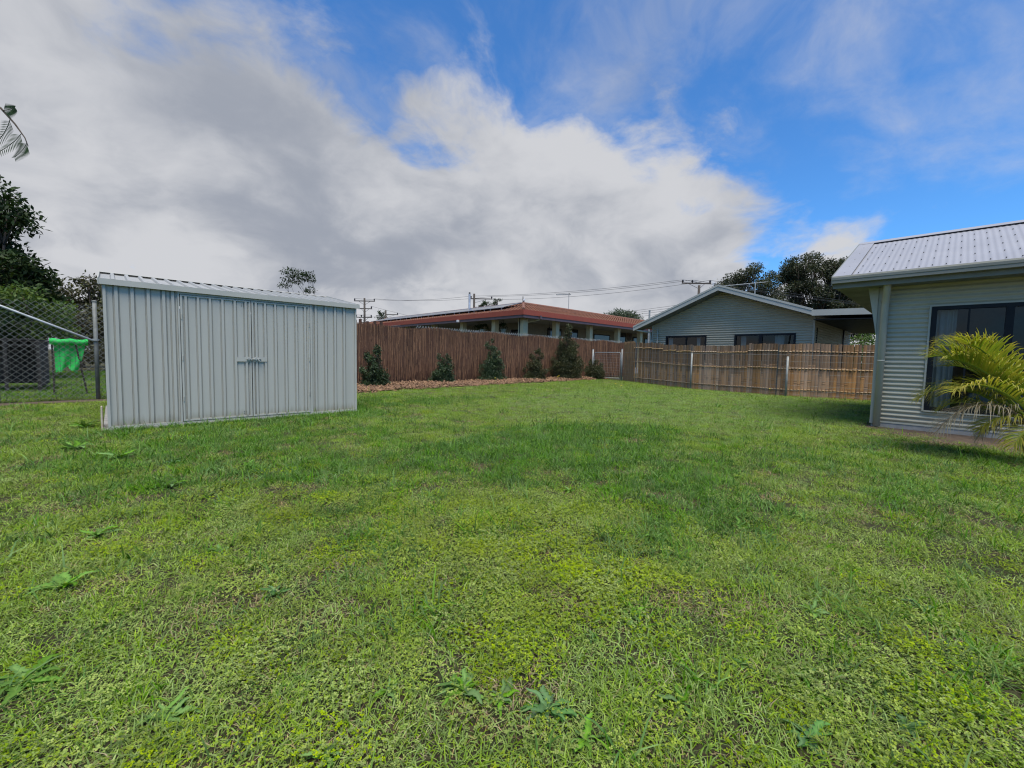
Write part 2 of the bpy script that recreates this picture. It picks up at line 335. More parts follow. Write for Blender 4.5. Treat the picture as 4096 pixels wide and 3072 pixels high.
MB().prism([(SX1 - .02, SY0 + .03, .04), (SX1 - .02, SY1, .04), (SX1 - .02, SY1, 1.97), (SX1 - .02, RY, RZ - .03), (SX1 - .02, SY0 + .03, 1.97)], (.02, 0, 0)).build('side_wall', M['shed'], shed)
MB().box(SX0 + .02, SX1 - .02, SY1 - .02, SY1, .04, 1.97).build('back_wall', M['shed'], shed)
for x in (SX0, SX1 - .03): MB().box(x, x + .03, SY0 - .028, SY0 + .03, .035, 1.975).build('corner_trim', M['shed_trim'], shed)
MB().box(SX0 + .03, .715, SY0 - .026, SY0 - .002, .036, .07).build('base_rail', M['shed_trim'], shed)
MB().box(2.51, SX1 - .03, SY0 - .026, SY0 - .002, .036, .07).build('base_rail', M['shed_trim'], shed)
MB().box(.715, 2.51, SY0 - .02, SY0 + .02, .036, .062).build('door_sill', M['shed_trim'], shed)
MB().box(.702, .722, SY0 - .024, SY0 + .02, .062, 1.97).build('door_jamb', M['shed_trim'], shed)
MB().box(2.508, 2.535, SY0 - .024, SY0 + .02, .062, 1.97).build('door_jamb', M['shed_trim'], shed)
MB().box(.722, 2.508, SY0 - .02, SY0 + .02, 1.925, 1.97).build('door_head', M['shed_trim'], shed)
for dx0, dx1, ribs in ((.730, 1.612, [.80, .945, 1.09, 1.245, 1.405, 1.55]), (1.624, 2.500, [1.69, 1.82, 1.97, 2.125, 2.29, 2.43])):
    d = ribbed('door', dx0 + .012, dx1 - .012, ribs[:], SY0 - .010, .08, 1.915, M['shed'], shed, .019, .016)
    MB().box(dx0, dx0 + .022, SY0 - .026, SY0 + .01, .072, 1.918).build('door_stile', M['shed_trim'], d)
    MB().box(dx1 - .022, dx1, SY0 - .026, SY0 + .01, .072, 1.918).build('door_stile', M['shed_trim'], d)
    MB().box(dx0 + .022, dx1 - .022, SY0 - .025, SY0 + .01, .072, .094).build('door_rail', M['shed_trim'], d)
    MB().box(dx0 + .022, dx1 - .022, SY0 - .025, SY0 + .01, 1.897, 1.918).build('door_rail', M['shed_trim'], d)
    lx = (1.41, 1.606) if dx0 < 1 else (1.630, 1.83)
    MB().box(lx[0], lx[1], SY0 - .034, SY0 - .0265, .955, 1.025).build('latch_plate', M['shed'], d)
    hx = dx0 + .012 if dx0 < 1 else dx1 - .012
    for hz in (.4, 1.0, 1.6): MB().tube([(hx, SY0 - .031, hz - .035), (hx, SY0 - .031, hz + .035)], .007, 6).build('hinge_pin', M['shed_trim'], d)
pb = MB(); pb.tube([(1.54, SY0 - .046, .992), (1.74, SY0 - .046, .992)], .009, 8); pb.tube([(1.70, SY0 - .046, .992), (1.712, SY0 - .07, .965), (1.735, SY0 - .075, .945)], .006, 6)
bolt = pb.build('pad_bolt', M['galv'], shed, smooth=True)
for bx in (1.57, 1.605, 1.67): MB().box(bx - .008, bx + .008, SY0 - .06, SY0 - .034, .975, 1.009).build('bolt_keeper', M['galv'], bolt)
for kx, kz in ((1.49, 1.83), (1.52, 1.83), (1.49, 1.86), (1.52, 1.86), (1.50, .16), (1.53, .16), (1.50, .13), (1.53, .13)): MB().sphere((kx, SY0 - .012, kz), .006, 6, 4).build('rivet', M['galv_dark'], shed, smooth=True)
# roof: two ribbed slopes
def shed_slope(y0, z0, y1, z1):
    x = SX0 - .03; pts = [(x, 0.)]
    while x < SX1 + .03 - .12:
        pts += [(x + .105, 0.), (x + .118, .028), (x + .152, .028), (x + .165, 0.)]; x += .165
    pts.append((SX1 + .03, 0.)); s_ = math.hypot(y1 - y0, z1 - z0); ny, nz = -(z1 - z0) / s_ * (1 if y1 > y0 else -1), abs(y1 - y0) / s_
    return MB().strip([(a, y0 + ny * h, z0 + nz * h) for a, h in pts], [(a, y1 + ny * h, z1 + nz * h) for a, h in pts])
rf = shed_slope(SY0 - .05, 2.005, RY, RZ).build('roof_slope', M['shed_roof'], shed)
shed_slope(SY1 + .05, 2.005, RY, RZ).build('roof_slope', M['shed_roof'], shed)
MB().box(SX0 - .035, SX1 + .035, SY0 - .062, SY0 - .052, 1.955, 2.03).build('eave_trim', M['shed_trim'], shed)
for x in (SX0 - .045, SX1 + .034):
    MB().prism([(x, SY0 - .065, 1.955), (x, SY0 - .065, 2.035), (x, RY, RZ + .045), (x, RY, RZ - .04)], (.012, 0, 0)).build('verge_trim', M['shed_trim'], shed)
    MB().prism([(x, SY1 + .065, 1.955), (x, SY1 + .065, 2.035), (x, RY, RZ + .045), (x, RY, RZ - .04)], (.012, 0, 0)).build('verge_trim', M['shed_trim'], shed)
MB().prism([(SX0 - .04, RY - .1, RZ + .012), (SX0 - .04, RY, RZ + .035), (SX0 - .04, RY + .1, RZ + .012)], (SX1 - SX0 + .08, 0, 0)).build('ridge_cap', M['shed_trim'], shed)
for k in range(3):
    tag(MB().box(SX0 - .066 - .004 * k, SX0 - .048, SY0 + .05 + .16 * k, SY0 + .16 + .16 * k, -.01, .34 - .08 * k).build('timber_offcut', M['orange_rock'], loc=(SX0 - .1, SY0 + .12 * k, 0), bevel=.006), 'short pale timber offcut leaning against the end wall of the steel shed', 'timber', 'offcuts beside the shed')

# ------------------------------------------------------------------ corrugated sheet walls
def corr_h(mb, X, y0, y1, z0, z1, pitch=.076, amp=.0125, ph=0., per=8):
    "horizontal corrugation on a wall at constant X, outward is -X"
    n = max(2, int((z1 - z0) / pitch * per)); zs = [z0 + (z1 - z0) * k / n for k in range(n + 1)]
    xs = [X - amp * math.cos((z - ph) / pitch * 2 * math.pi) for z in zs]
    return mb.strip([(x, y0, z) for x, z in zip(xs, zs)], [(x, y1, z) for x, z in zip(xs, zs)])
def corr_gable(mb, X, y0, y1, z0, fz, pitch, amp, per=4, ph=0.):
    "wall at X from y0..y1 rising from z0, clipped under the roof: at height z it spans fz(z)"
    z = z0; rows = []
    while True:
        a, b_ = fz(z)
        if b_ - a < .05: break
        rows.append((z, a, b_)); z += pitch / per
    return mb.strip([(X - amp * math.cos((z - ph) / pitch * 2 * math.pi), a, z) for z, a, b_ in rows], [(X - amp * math.cos((z - ph) / pitch * 2 * math.pi), b_, z) for z, a, b_ in rows])

# ---- the near house on the right
HX, HY1, HY0 = 9.75, .88, -4.6
nh = thing('corrugated_cottage', 'green-grey corrugated iron cottage with zinc roof and large black window beside the palm', 'house', (HX, HY1, 0))
mb = MB(); WY0, WY1, WZ0, WZ1 = -2.3, .235, .36, 2.06
corr_h(mb, HX, WY1, HY1, .10, 2.46); corr_h(mb, HX, WY0, WY1, .10, WZ0); corr_h(mb, HX, WY0, WY1, WZ1, 2.46); corr_h(mb, HX, HY0, WY0, .10, 2.46)
mb.build('wall', M['wall_green'], nh, smooth=True)
MB().box(HX + .02, HX + 4.55, HY1 - .02, HY1, .0, 2.46).build('end_wall', M['wall_green'], nh)
MB().prism([(HX + .02, HY1 - .02, 2.46), (HX + 4.55, HY1 - .02, 2.46), (12.05, HY1 - .02, 3.62)], (0, .02, 0)).build('gable_wall', M['wall_green'], nh)
MB().box(HX + 4.53, HX + 4.55, HY0, HY1 - .02, 0, 2.46).build('wall', M['wall_green'], nh)
MB().box(HX + .02, HX + 4.53, HY0, HY0 + .02, 0, 2.46).build('end_wall', M['wall_green'], nh)
MB().box(HX - .012, HX + .3, HY0, HY1 + .01, -.05, .09).build('base_slab', M['concrete'], nh)
MB().box(HX - .02, HX + .02, HY0, HY1, .086, .112).build('base_flashing', M['trim_green'], nh)
MB().box(HX - .03, HX + .05, HY1 - .07, HY1 + .03, .06, 2.46).build('corner_flashing', M['trim_green'], nh, bevel=.004)
# window
win = MB().box(HX - .032, HX + .05, WY0, WY1, WZ1 - .055, WZ1).box(HX - .032, HX + .05, WY0, WY1, WZ0, WZ0 + .06).box(HX - .033, HX + .05, WY1 - .065, WY1, WZ0 + .06, WZ1 - .055).build('window', M['charcoal'], nh)
for y, wd in ((-.185, .022), (-.60, .085), (-1.42, .07), (-2.26, .06)): MB().box(HX - .031, HX + .05, y - wd / 2, y + wd / 2, WZ0 + .06, WZ1 - .055).build('mullion', M['charcoal'], win)
for a, b_ in ((WY1 + .003, WY1 + .028),): MB().box(HX - .026, HX + .01, a, b_, WZ0 - .02, WZ1 + .02).build('reveal', M['trim_green'], win)
MB().box(HX - .026, HX + .01, WY0, WY1, WZ1 + .003, WZ1 + .025).build('reveal', M['trim_green'], win)
MB().box(HX - .045, HX + .01, WY0, WY1 + .003, WZ0 - .024, WZ0 - .003).build('sill', M['trim_green'], win)
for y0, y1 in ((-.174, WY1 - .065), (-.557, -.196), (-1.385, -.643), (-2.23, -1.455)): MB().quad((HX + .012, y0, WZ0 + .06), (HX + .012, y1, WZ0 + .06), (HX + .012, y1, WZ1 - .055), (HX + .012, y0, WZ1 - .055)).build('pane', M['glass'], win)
# room behind the glass
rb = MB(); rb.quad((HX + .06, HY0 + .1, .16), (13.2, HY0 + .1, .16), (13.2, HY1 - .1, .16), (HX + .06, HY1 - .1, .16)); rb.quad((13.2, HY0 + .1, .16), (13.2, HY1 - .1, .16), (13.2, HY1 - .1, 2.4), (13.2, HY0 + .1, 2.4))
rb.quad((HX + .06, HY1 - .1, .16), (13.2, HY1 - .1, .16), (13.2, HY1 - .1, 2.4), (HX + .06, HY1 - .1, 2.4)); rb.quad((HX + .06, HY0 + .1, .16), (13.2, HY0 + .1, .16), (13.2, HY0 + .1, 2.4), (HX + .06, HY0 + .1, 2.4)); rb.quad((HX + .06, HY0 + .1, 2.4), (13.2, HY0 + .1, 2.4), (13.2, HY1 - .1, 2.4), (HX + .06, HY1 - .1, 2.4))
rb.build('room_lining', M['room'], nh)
def curtain(X, y0, y1, z0, z1, folds, parent, amp=.03):
    mb = MB(); return mb.grid(lambda a, b_: (X + amp * math.sin(a * folds * 2 * math.pi) * (1 - .4 * b_) + .01 * math.sin(a * 31), y0 + (y1 - y0) * a, z0 + (z1 - z0) * b_), folds * 8, 4).build('curtain', M['curtain'], parent, smooth=True)
curtain(HX + .13, -.06, .20, .37, 2.05, 4, nh)
curtain(HX + .13, -1.65, -1.25, .37, 2.05, 5, nh)
bedt = thing('bed', 'bed with grey-green pillows seen through the big cottage window', 'bed', (10.2, -.1, .16))
MB().box(10.15, 11.8, -2.1, -.25, .17, .42).build('bed_base', M['room'], bedt, bevel=.02)
MB().box(10.15, 11.8, -2.1, -.25, .42, .66).build('mattress', M['bed'], bedt, bevel=.06)
for y in (-.6, -1.25): MB().sphere((10.45, y, .80), (.2, .32, .17), 14, 10).build('pillow', M['bed'], bedt, smooth=True)
# roof
def roof_corr(mb, x0, z0, x1, z1, y0, y1, pitch=.076, amp=.0085, per=6):
    n = int((y1 - y0) / pitch * per); s_ = math.hypot(x1 - x0, z1 - z0); nx, nz = -(z1 - z0) / s_, (x1 - x0) / s_
    if nz < 0: nx, nz = -nx, -nz
    ys = [y0 + (y1 - y0) * k / n for k in range(n + 1)]; h = [amp * math.cos((y - y0) / pitch * 2 * math.pi) for y in ys]
    return mb.strip([(x0 + nx * a, y, z0 + nz * a) for a, y in zip(h, ys)], [(x1 + nx * a, y, z1 + nz * a) for a, y in zip(h, ys)])
GX, GY, EZ, RX, RIZ = 9.26, 1.50, 2.605, 12.05, 3.735
roof = roof_corr(MB(), GX, EZ, RX, RIZ, HY0 - .4, GY - .24, amp=.0035).build('roof_sheet', M['roof_zinc'], nh, smooth=True)
roof_corr(MB(), 14.84, EZ, RX, RIZ, HY0 - .4, GY - .24).build('roof_sheet', M['roof_zinc'], nh, smooth=True)
sl = (RIZ - EZ) / (RX - GX)
scr = MB()
for i, s_ in enumerate((.07, .24, .43, .62, .80, .95)):
    y = HY0
    while y < GY - .26:
        x = GX + (RX - GX) * s_; z = EZ + (RIZ - EZ) * s_; scr.box(x - .007, x + .007, y - .007, y + .007, z + .006, z + .019); y += .152
for i, s_ in enumerate((.07, .24, .43, .62, .80)): x = GX + (RX - GX) * s_; z = EZ + (RIZ - EZ) * s_; scr.box(x - .007, x + .007, GY - .14, GY - .126, z + .02, z + .035)
scr.build('roof_screw_rows', M['galv_dark'], roof, kind='stuff')
MB().prism([(GX - .01, GY - .25, EZ + .018), (RX, GY - .25, RIZ + .018), (RX, GY - .25, RIZ + .030), (GX - .01, GY - .25, EZ + .030)], (0, .25, 0)).build('barge_flashing', M['roof_zinc'], roof)
MB().prism([(GX - .01, GY, EZ - .13), (RX, GY, RIZ - .13), (RX, GY, RIZ + .030), (GX - .01, GY, EZ + .030)], (0, .02, 0)).build('barge_board', M['gutter'], nh)
MB().prism([(14.84, GY, EZ - .13), (RX, GY, RIZ - .13), (RX, GY, RIZ + .030), (14.84, GY, EZ + .030)], (0, .02, 0)).build('barge_board', M['gutter'], nh)
MB().prism([(RX - .16, HY0 - .4, RIZ - .03), (RX, HY0 - .4, RIZ + .045), (RX + .16, HY0 - .4, RIZ - .03)], (0, GY - HY0 + .4, 0)).build('ridge_cap', M['roof_zinc'], roof)
gp = [(9.20, 2.505), (9.20, 2.55), (9.193, 2.56), (9.193, 2.60), (9.205, 2.628), (9.225, 2.628), (9.225, 2.615), (9.215, 2.60), (9.22, 2.515), (9.31, 2.515), (9.31, 2.50)]
MB().prism([(x, HY0 - .4, z) for x, z in gp], (0, GY - HY0 + .4, 0)).build('gutter', M['gutter'], nh)
MB().box(9.31, 9.335, HY0 - .4, GY, 2.425, 2.61).build('fascia', M['gutter'], nh)
MB().box(9.335, HX, HY0 - .4, GY - .02, 2.44, 2.452).build('soffit', M['soffit'], nh)
MB().prism([(9.335, GY - .02, 2.452), (RX, GY - .02, RIZ - .1), (14.84, GY - .02, 2.452)], (0, -.6, 0)).build('gable_soffit', M['soffit'], nh)
MB().prism([(HX - .05, HY1 + .03, 2.44), (HX - .05, HY1 + .17, 2.44), (HX - .05, HY1 + .03, 1.62)], (.03, 0, 0)).build('eave_bracket', M['trim_green'], nh)
MB().tube([(9.42, .78, 2.52), (9.42, .78, 2.44), (9.50, .785, 2.35), (9.62, .80, 2.22), (9.66, .81, 2.12), (9.66, .81, .03)], .05, 14).build('downpipe', M['trim_green'], nh, smooth=True)
for z in (2.18, 1.15): MB().tube([(9.66, .81, z), (9.66, .81, z + .03)], .054, 14).build('pipe_clip', M['trim_green'], nh, smooth=True)

# ---- gable house behind the bamboo fence
FX, BX, FY0, FY1 = 19.5, 18.9, 3.64, 10.27
APY, APZ = 7.02, 4.35; TLY, TLZ = 11.0, 2.74; TRY, TRZ = 3.62, 3.10
fh = thing('gabled_house', 'grey-green corrugated house with shallow gable and carport behind the bamboo fence', 'house', (FX, FY0, 0))
sL = (APZ - TLZ) / (TLY - APY); sR = (APZ - TRZ) / (APY - TRY)
def fz(z):
    z2 = z + .185
    return (max(FY0, APY - (APZ - z2) / sR), min(FY1, APY + (APZ - z2) / sL))
W1 = (7.64, 9.56, 1.15, 2.27); W2 = (4.21, 6.46, 1.15, 2.28)
mb = MB(); PI_, AM = .10, .020
for a, b_ in ((FY0, W2[0]), (W2[1], W1[0]), (W1[1], FY1)): corr_h(mb, FX, a, b_, 0., 2.28, PI_, AM, 0, 5)
corr_h(mb, FX, W1[0], W1[1], 0, W1[2], PI_, AM, 0, 5); corr_h(mb, FX, W2[0], W2[1], 0, W2[2], PI_, AM, 0, 5)
corr_gable(mb, FX, FY0, FY1, 2.28, fz, PI_, AM, 5)
mb.build('gable_wall', M['wall_far'], fh, smooth=True)
for (a, b_, z0, z1), ms in ((W1, ((7.64, .07), (8.55, .04), (9.49, .07))), (W2, ((4.21, .07), (5.38, .13), (6.39, .07)))):
    fw_ = MB().box(FX - .03, FX + .06, a, b_, z1 - .07, z1).box(FX - .03, FX + .06, a, b_, z0, z0 + .06).box(FX - .029, FX + .06, a, a + .04, z0 + .05, z1 - .06).build('window', M['charcoal'], fh)
    for y, wd in ms: MB().box(FX - .031, FX + .06, y, y + wd, z0 + .06, z1 - .07).build('mullion', M['charcoal'], fw_)
    for (y, wd), (y2, _) in zip(ms, ms[1:]): MB().quad((FX + .02, y + wd, z0 + .06), (FX + .02, y2, z0 + .06), (FX + .02, y2, z1 - .07), (FX + .02, y + wd, z1 - .07)).build('pane', M['glass'], fw_)
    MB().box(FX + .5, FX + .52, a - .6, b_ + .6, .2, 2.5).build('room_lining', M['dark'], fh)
curtain(FX + .1, 7.95, 8.10, 1.2, 2.22, 2, fh, .02); curtain(FX + .1, 9.25, 9.45, 1.2, 2.22, 2, fh, .02); curtain(FX + .1, 6.02, 6.22, 1.2, 2.22, 3, fh, .02); curtain(FX + .1, 4.62, 4.95, 1.2, 2.22, 4, fh, .02)
for y, z1 in ((FY0, 2.86), (FY1, 2.80)): MB().box(FX - .03, FX + .03, y - .03, y + .03, 0, z1).build('corner_flashing', M['trim_green'], fh)
# side wall into the carport: corrugated, at constant Y
mb = MB(); n = 130; zs = [2.9 * k / n for k in range(n + 1)]
mb.strip([(FX, FY0 + .012 * math.cos(z / PI_ * 6.2832), z) for z in zs], [(28.1, FY0 + .012 * math.cos(z / PI_ * 6.2832), z) for z in zs]); mb.build('side_wall', M['wall_far'], fh, smooth=True)
MB().box(FX + .02, 28.1, FY1 - .02, FY1, 0, 2.8).build('side_wall', M['wall_far'], fh)
MB().box(28.08, 28.1, FY0 + .02, FY1 - .02, 0, 2.8).build('back_wall', M['wall_far'], fh)
for x, wd in ((22.3, .9), (24.6, .8), (26.4, .7)): MB().box(x, x + wd, FY0 - .035, FY0 - .014, 1.0, 1.95).build('side_window', M['charcoal'], fh)
MB().box(25.75, 25.9, FY0 - .06, FY0 - .014, 0, 2.9).build('side_post', M['charcoal'], fh)
# roof
MB().hexa([(BX, TLY, TLZ - .02), (28.5, TLY, TLZ - .02), (28.5, APY, APZ - .02), (BX, APY, APZ - .02), (BX, TLY, TLZ + .02), (28.5, TLY, TLZ + .02), (28.5, APY, APZ + .02), (BX, APY, APZ + .02)]).build('roof_slope', M['roof_zinc'], fh)
MB().hexa([(BX, APY, APZ - .02), (28.5, APY, APZ - .02), (28.5, TRY, TRZ - .02), (BX, TRY, TRZ - .02), (BX, APY, APZ + .02), (28.5, APY, APZ + .02), (28.5, TRY, TRZ + .02), (BX, TRY, TRZ + .02)]).build('roof_slope', M['roof_zinc'], fh)
for (ya, za), (yb, zb) in (((TLY, TLZ), (APY, APZ)), ((APY, APZ), (TRY, TRZ))):
    MB().hexa([(BX - .03, ya, za - .20), (BX, ya, za - .20), (BX, yb, zb - .20), (BX - .03, yb, zb - .20), (BX - .03, ya, za - .03), (BX, ya, za - .03), (BX, yb, zb - .03), (BX - .03, yb, zb - .03)]).build('barge_board', M['barge'], fh)
    MB().hexa([(BX - .05, ya, za - .035), (BX + .12, ya, za - .035), (BX + .12, yb, zb - .035), (BX - .05, yb, zb - .035), (BX - .05, ya, za + .045), (BX + .12, ya, za + .045), (BX + .12, yb, zb + .045), (BX - .05, yb, zb + .045)]).build('barge_cap', M['barge'], fh)
    MB().hexa([(BX, ya, za - .215), (FX, ya, za - .215), (FX, yb, zb - .215), (BX, yb, zb - .215), (BX, ya, za - .205), (FX, ya, za - .205), (FX, yb, zb - .205), (BX, yb, zb - .205)]).build('soffit', M['soffit'], fh)
MB().tube([(18.95, TLY - .05, 2.60), (19.0, 10.6, 2.52), (19.4, 10.36, 2.48), (19.42, 10.34, 2.3), (19.42, 10.34, 0)], .04, 8).build('downpipe', M['trim_green'], fh, smooth=True)
MB().tube([(FX - .06, 9.98, 0), (FX - .06, 9.98, 2.62)], .035, 8).build('vent_pipe', M['trim_green'], fh, smooth=True)
# carport
MB().hexa([(BX, -2.5, 2.87), (28.5, -2.5, 2.87), (28.5, TRY, 3.02), (BX, TRY, 3.02), (BX, -2.5, 2.91), (28.5, -2.5, 2.91), (28.5, TRY, 3.06), (BX, TRY, 3.06)]).build('carport_roof', M['roof_zinc'], fh)
MB().hexa([(BX - .03, -2.5, 2.70), (BX, -2.5, 2.70), (BX, TRY, 2.87), (BX - .03, TRY, 2.87), (BX - .03, -2.5, 2.93), (BX, -2.5, 2.93), (BX, TRY, 3.09), (BX - .03, TRY, 3.09)]).build('carport_fascia', M['barge'], fh)
MB().hexa([(BX + .01, -2.5, 2.55), (28.5, -2.5, 2.55), (28.5, TRY - .05, 2.72), (BX + .01, TRY - .05, 2.72), (BX + .01, -2.5, 2.58), (28.5, -2.5, 2.58), (28.5, TRY - .05, 2.75), (BX + .01, TRY - .05, 2.75)]).build('carport_lining', M['charcoal'], fh)
for x, y in ((19.1, -2.3), (23.5, -2.3), (28.3, -2.3)): MB().box(x, x + .1, y, y + .1, 0, 2.6).build('carport_post', M['charcoal'], fh)
ant = thing('roof_antenna', 'thin television antenna with long boom above the grey-green gable roof', 'antenna', (22.5, 6.4, 4.0))
MB().tube([(22.5, 6.65, 4.15), (22.5, 6.65, 4.95)], .022, 6).build('mast', M['galv'], ant); MB().tube([(22.9, 6.30, 4.97), (21.3, 7.85, 4.72)], .016, 6).build('boom', M['galv'], ant)
for k in range(7): f_ = k / 6.; MB().tube([(22.9 - 1.6 * f_ - .16, 6.30 + 1.55 * f_ - .16, 4.98 - .25 * f_), (22.9 - 1.6 * f_ + .16, 6.30 + 1.55 * f_ + .16, 4.98 - .25 * f_)], .009, 4).build('element', M['galv'], ant)
flue = thing('roof_flue', 'slim grey flue pipe rising beside the low eave of the gable house', 'flue pipe', (24., 12.2, 0))
MB().tube([(24., 12.9, 0), (24., 12.9, 4.15)], .055, 8).build('pipe', M['galv'], flue); MB().tube([(24., 12.9, 4.15), (24., 12.9, 4.19)], [.075, .05], 8).build('cap', M['galv'], flue)

# ---- tiled house behind the brushwood fence
OX, OY, OEX, OEY, OZ, ORZ, OD = 17.2, 17.1, 46., 42., 3.86, 4.93, 4.0
oh = thing('tiled_house', 'low cream house with terracotta tiled hip roof and verandah behind the brushwood fence', 'house', (OX, OY, 0))
def tile_slope(along, n_al, rows=11):
    "half of an L-shaped hip roof: along 'x' faces -Y, along 'y' faces -X"
    mb = MB(); L = (OEX - OX) if along == 'x' else (OEY - OY); pitch = .30
    slope = (ORZ - OZ) / OD; V = []
    for r in range(rows):
        s0, s1 = OD * r / rows, OD * (r + 1) / rows + .02
        k0 = s0; n = int((L - s0) / pitch * 4); A, B = [], []
        for k in range(n + 1):
            a = s0 + (L - s0) * k / n; wv = .028 * math.cos(a / pitch * 2 * math.pi); a1 = max(a, s1) if a < s1 else a
            za = OZ + s0 * slope + wv + .03; zb = OZ + s1 * slope + wv
            pa = (OX + a, OY + s0, za) if along == 'x' else (OX + s0, OY + a, za); pb = (OX + a1, OY + s1, zb) if along == 'x' else (OX + s1, OY + a1, zb)
            A.append(pa); B.append(pb)
        mb.strip(A, B)
    return mb
tile_slope('x', 0).build('tiled_slope', M['tile'], oh); tile_slope('y', 0).build('tiled_slope', M['tile'], oh)
MB().quad((OX + OD, OY + OD, ORZ), (OEX, OY + OD, ORZ), (OEX, OY + 2 * OD, OZ), (OX + 2 * OD, OY + 2 * OD, OZ)).build('tiled_slope', M['tile'], oh)
MB().quad((OX + OD, OY + OD, ORZ), (OX + OD, OEY, ORZ), (OX + 2 * OD, OEY, OZ), (OX + 2 * OD, OY + 2 * OD, OZ)).build('tiled_slope', M['tile'], oh)
MB().tube([(OX, OY, OZ + .05), (OX + OD, OY + OD, ORZ + .04)], .09, 8).build('hip_capping', M['tile_ridge'], oh)
MB().tube([(OX + OD, OY + OD, ORZ + .02), (OEX, OY + OD, ORZ + .02)], .10, 8).build('ridge_capping', M['tile_ridge'], oh)
MB().tube([(OX + OD, OY + OD, ORZ + .02), (OX + OD, OEY, ORZ + .02)], .10, 8).build('ridge_capping', M['tile_ridge'], oh)
MB().box(OX - .03, OEX, OY - .03, OY, OZ - .27, OZ + .03).build('fascia', M['fascia_red'], oh); MB().box(OX - .03, OX, OY, OEY, OZ - .27, OZ + .03).build('fascia', M['fascia_red'], oh)
MB().box(OX + .02, OEX, OY + .005, OY + .11, OZ - .43, OZ - .275).build('gutter', M['gutter_mauve'], oh); MB().box(OX + .005, OX + .11, OY + .12, OEY, OZ - .43, OZ - .275).build('gutter', M['gutter_mauve'], oh)
MB().box(OX + .11, OEX, OY + .11, OY + 3.3, OZ - .34, OZ - .31).build('verandah_ceiling', M['cream_wall'], oh); MB().box(OX + .11, OX + 3.3, OY + 3.3, OEY, OZ - .34, OZ - .31).build('verandah_ceiling', M['cream_wall'], oh)
MB().box(18.56, 18.70, OY - .09, OY + .02, OZ - .44, OZ - .22).build('rainwater_head', M['gutter_mauve'], oh)
MB().tube([(18.63, OY + .05, OZ - .44), (18.60, OY + .5, OZ - .52), (18.2, OY + .85, OZ - .62), (18.12, OY + .85, OZ - .75), (18.12, OY + .85, 0)], .05, 8).build('downpipe', M['cream'], oh, smooth=True)
MB().tube([(17.78, 17.98, 0), (17.78, 17.98, 3.0), (17.7, 17.92, 3.35), (17.55, 17.7, 3.52)], .03, 6).build('cable_conduit', M['dark'], oh)
MB().box(17.6, OEX, 17.5, 20.4, 0, .45).build('verandah_floor', M['concrete'], oh); MB().box(17.6, 20.5, 20.4, OEY, 0, .45).build('verandah_floor', M['concrete'], oh)
for x, y, wd in [(18.0, 17.9, .42)] + [(x, 17.9, .34) for x in (21.05, 24.76, 28.4, 31.8, 35.4, 39)] + [(18.0, y, .34) for y in (20.45, 23.85, 27.5, 31.5)]:
    MB().box(x - wd / 2, x + wd / 2, y - wd / 2, y + wd / 2, .45, OZ - .34).build('verandah_post', M['cream'], oh, bevel=.015)
MB().box(20.5, OEX, 20.4, 20.6, .45, OZ - .34).build('wall', M['cream_wall'], oh); MB().box(20.5, 20.7, 20.6, OEY, .45, OZ - .34).build('wall', M['cream_wall'], oh)
for x0, x1, z0, z1 in ((23.08, 23.68, 1.5, 3.24), (24.1, 24.55, .5, 3.25), (25.86, 26.58, 1.5, 3.33), (28.87, 31.1, 1.5, 3.12), (32.78, 33.66, .5, 3.45), (35.0, 35.84, 1.4, 3.16), (37.2, 38.8, 1.4, 3.1)):
    wn = MB().box(x0, x1, 20.37, 20.398, z0, z1).build('window', M['glass_dark'], oh)
    for a, b_ in ((x0 - .05, x0), (x1, x1 + .05)): MB().box(a, b_, 20.35, 20.398, z0, z1 + .05).build('window_frame', M['dark'], wn)
    MB().box(x0, x1, 20.35, 20.398, z1, z1 + .05).build('window_frame', M['dark'], wn)
for y0, y1, z0, z1 in ((20.75, 21.65, 1.4, 3.05), (24.5, 26.5, 1.4, 3.1), (29., 31., 1.4, 3.1)): MB().box(20.47, 20.498, y0, y1, z0, z1).build('window', M['glass_dark'], oh)
MB().box(17.02, 17.17, 23.2, 23.36, 3.42, 3.58).build('security_light', M['plaster'], oh, bevel=.02)
for k, y in enumerate(np.arange(19.9, 38.5, 1.72)):
    f0 = 1.0; f1 = 2.62; sl_ = (ORZ - OZ) / OD; h = .17
    pn = thing('solar_panel', 'framed dark solar panel on the terracotta roof, %s from the hip corner' % ('first second third fourth fifth sixth seventh eighth ninth tenth eleventh twelfth'.split()[k]), 'solar panel', (OX + f0, float(y), OZ + f0 * sl_ + h), 'solar panels on the tiled roof')
    A = [(OX + f0, y), (OX + f1, y), (OX + f1, y + 1.68), (OX + f0, y + 1.68)]; zz = [OZ + f0 * sl_ + h, OZ + f1 * sl_ + h, OZ + f1 * sl_ + h, OZ + f0 * sl_ + h]
    MB().hexa([(a, b_, z) for (a, b_), z in zip(A, zz)] + [(a, b_, z + .03) for (a, b_), z in zip(A, zz)]).build('panel', M['solar'], pn)
    MB().bar((OX + f1, y, zz[1] + .02), (OX + f1, y + 1.68, zz[1] + .02), .05, .05).build('panel_frame', M['alum'], pn)
    MB().bar((OX + f0, y, zz[0] + .018), (OX + f0, y + 1.68, zz[0] + .018), .04, .045).build('panel_frame', M['alum'], pn)
    for yy in (y + .3, y + 1.4): MB().bar((OX + f0 + .1, yy, OZ + f0 * sl_ + .02), (OX + f0 + .1, yy, zz[0] + .02), .04).build('panel_foot', M['alum'], pn)
a2 = thing('roof_mast', 'tall thin antenna mast with a single sideways boom on the terracotta ridge', 'antenna', (26.3, 21.1, 4.95))
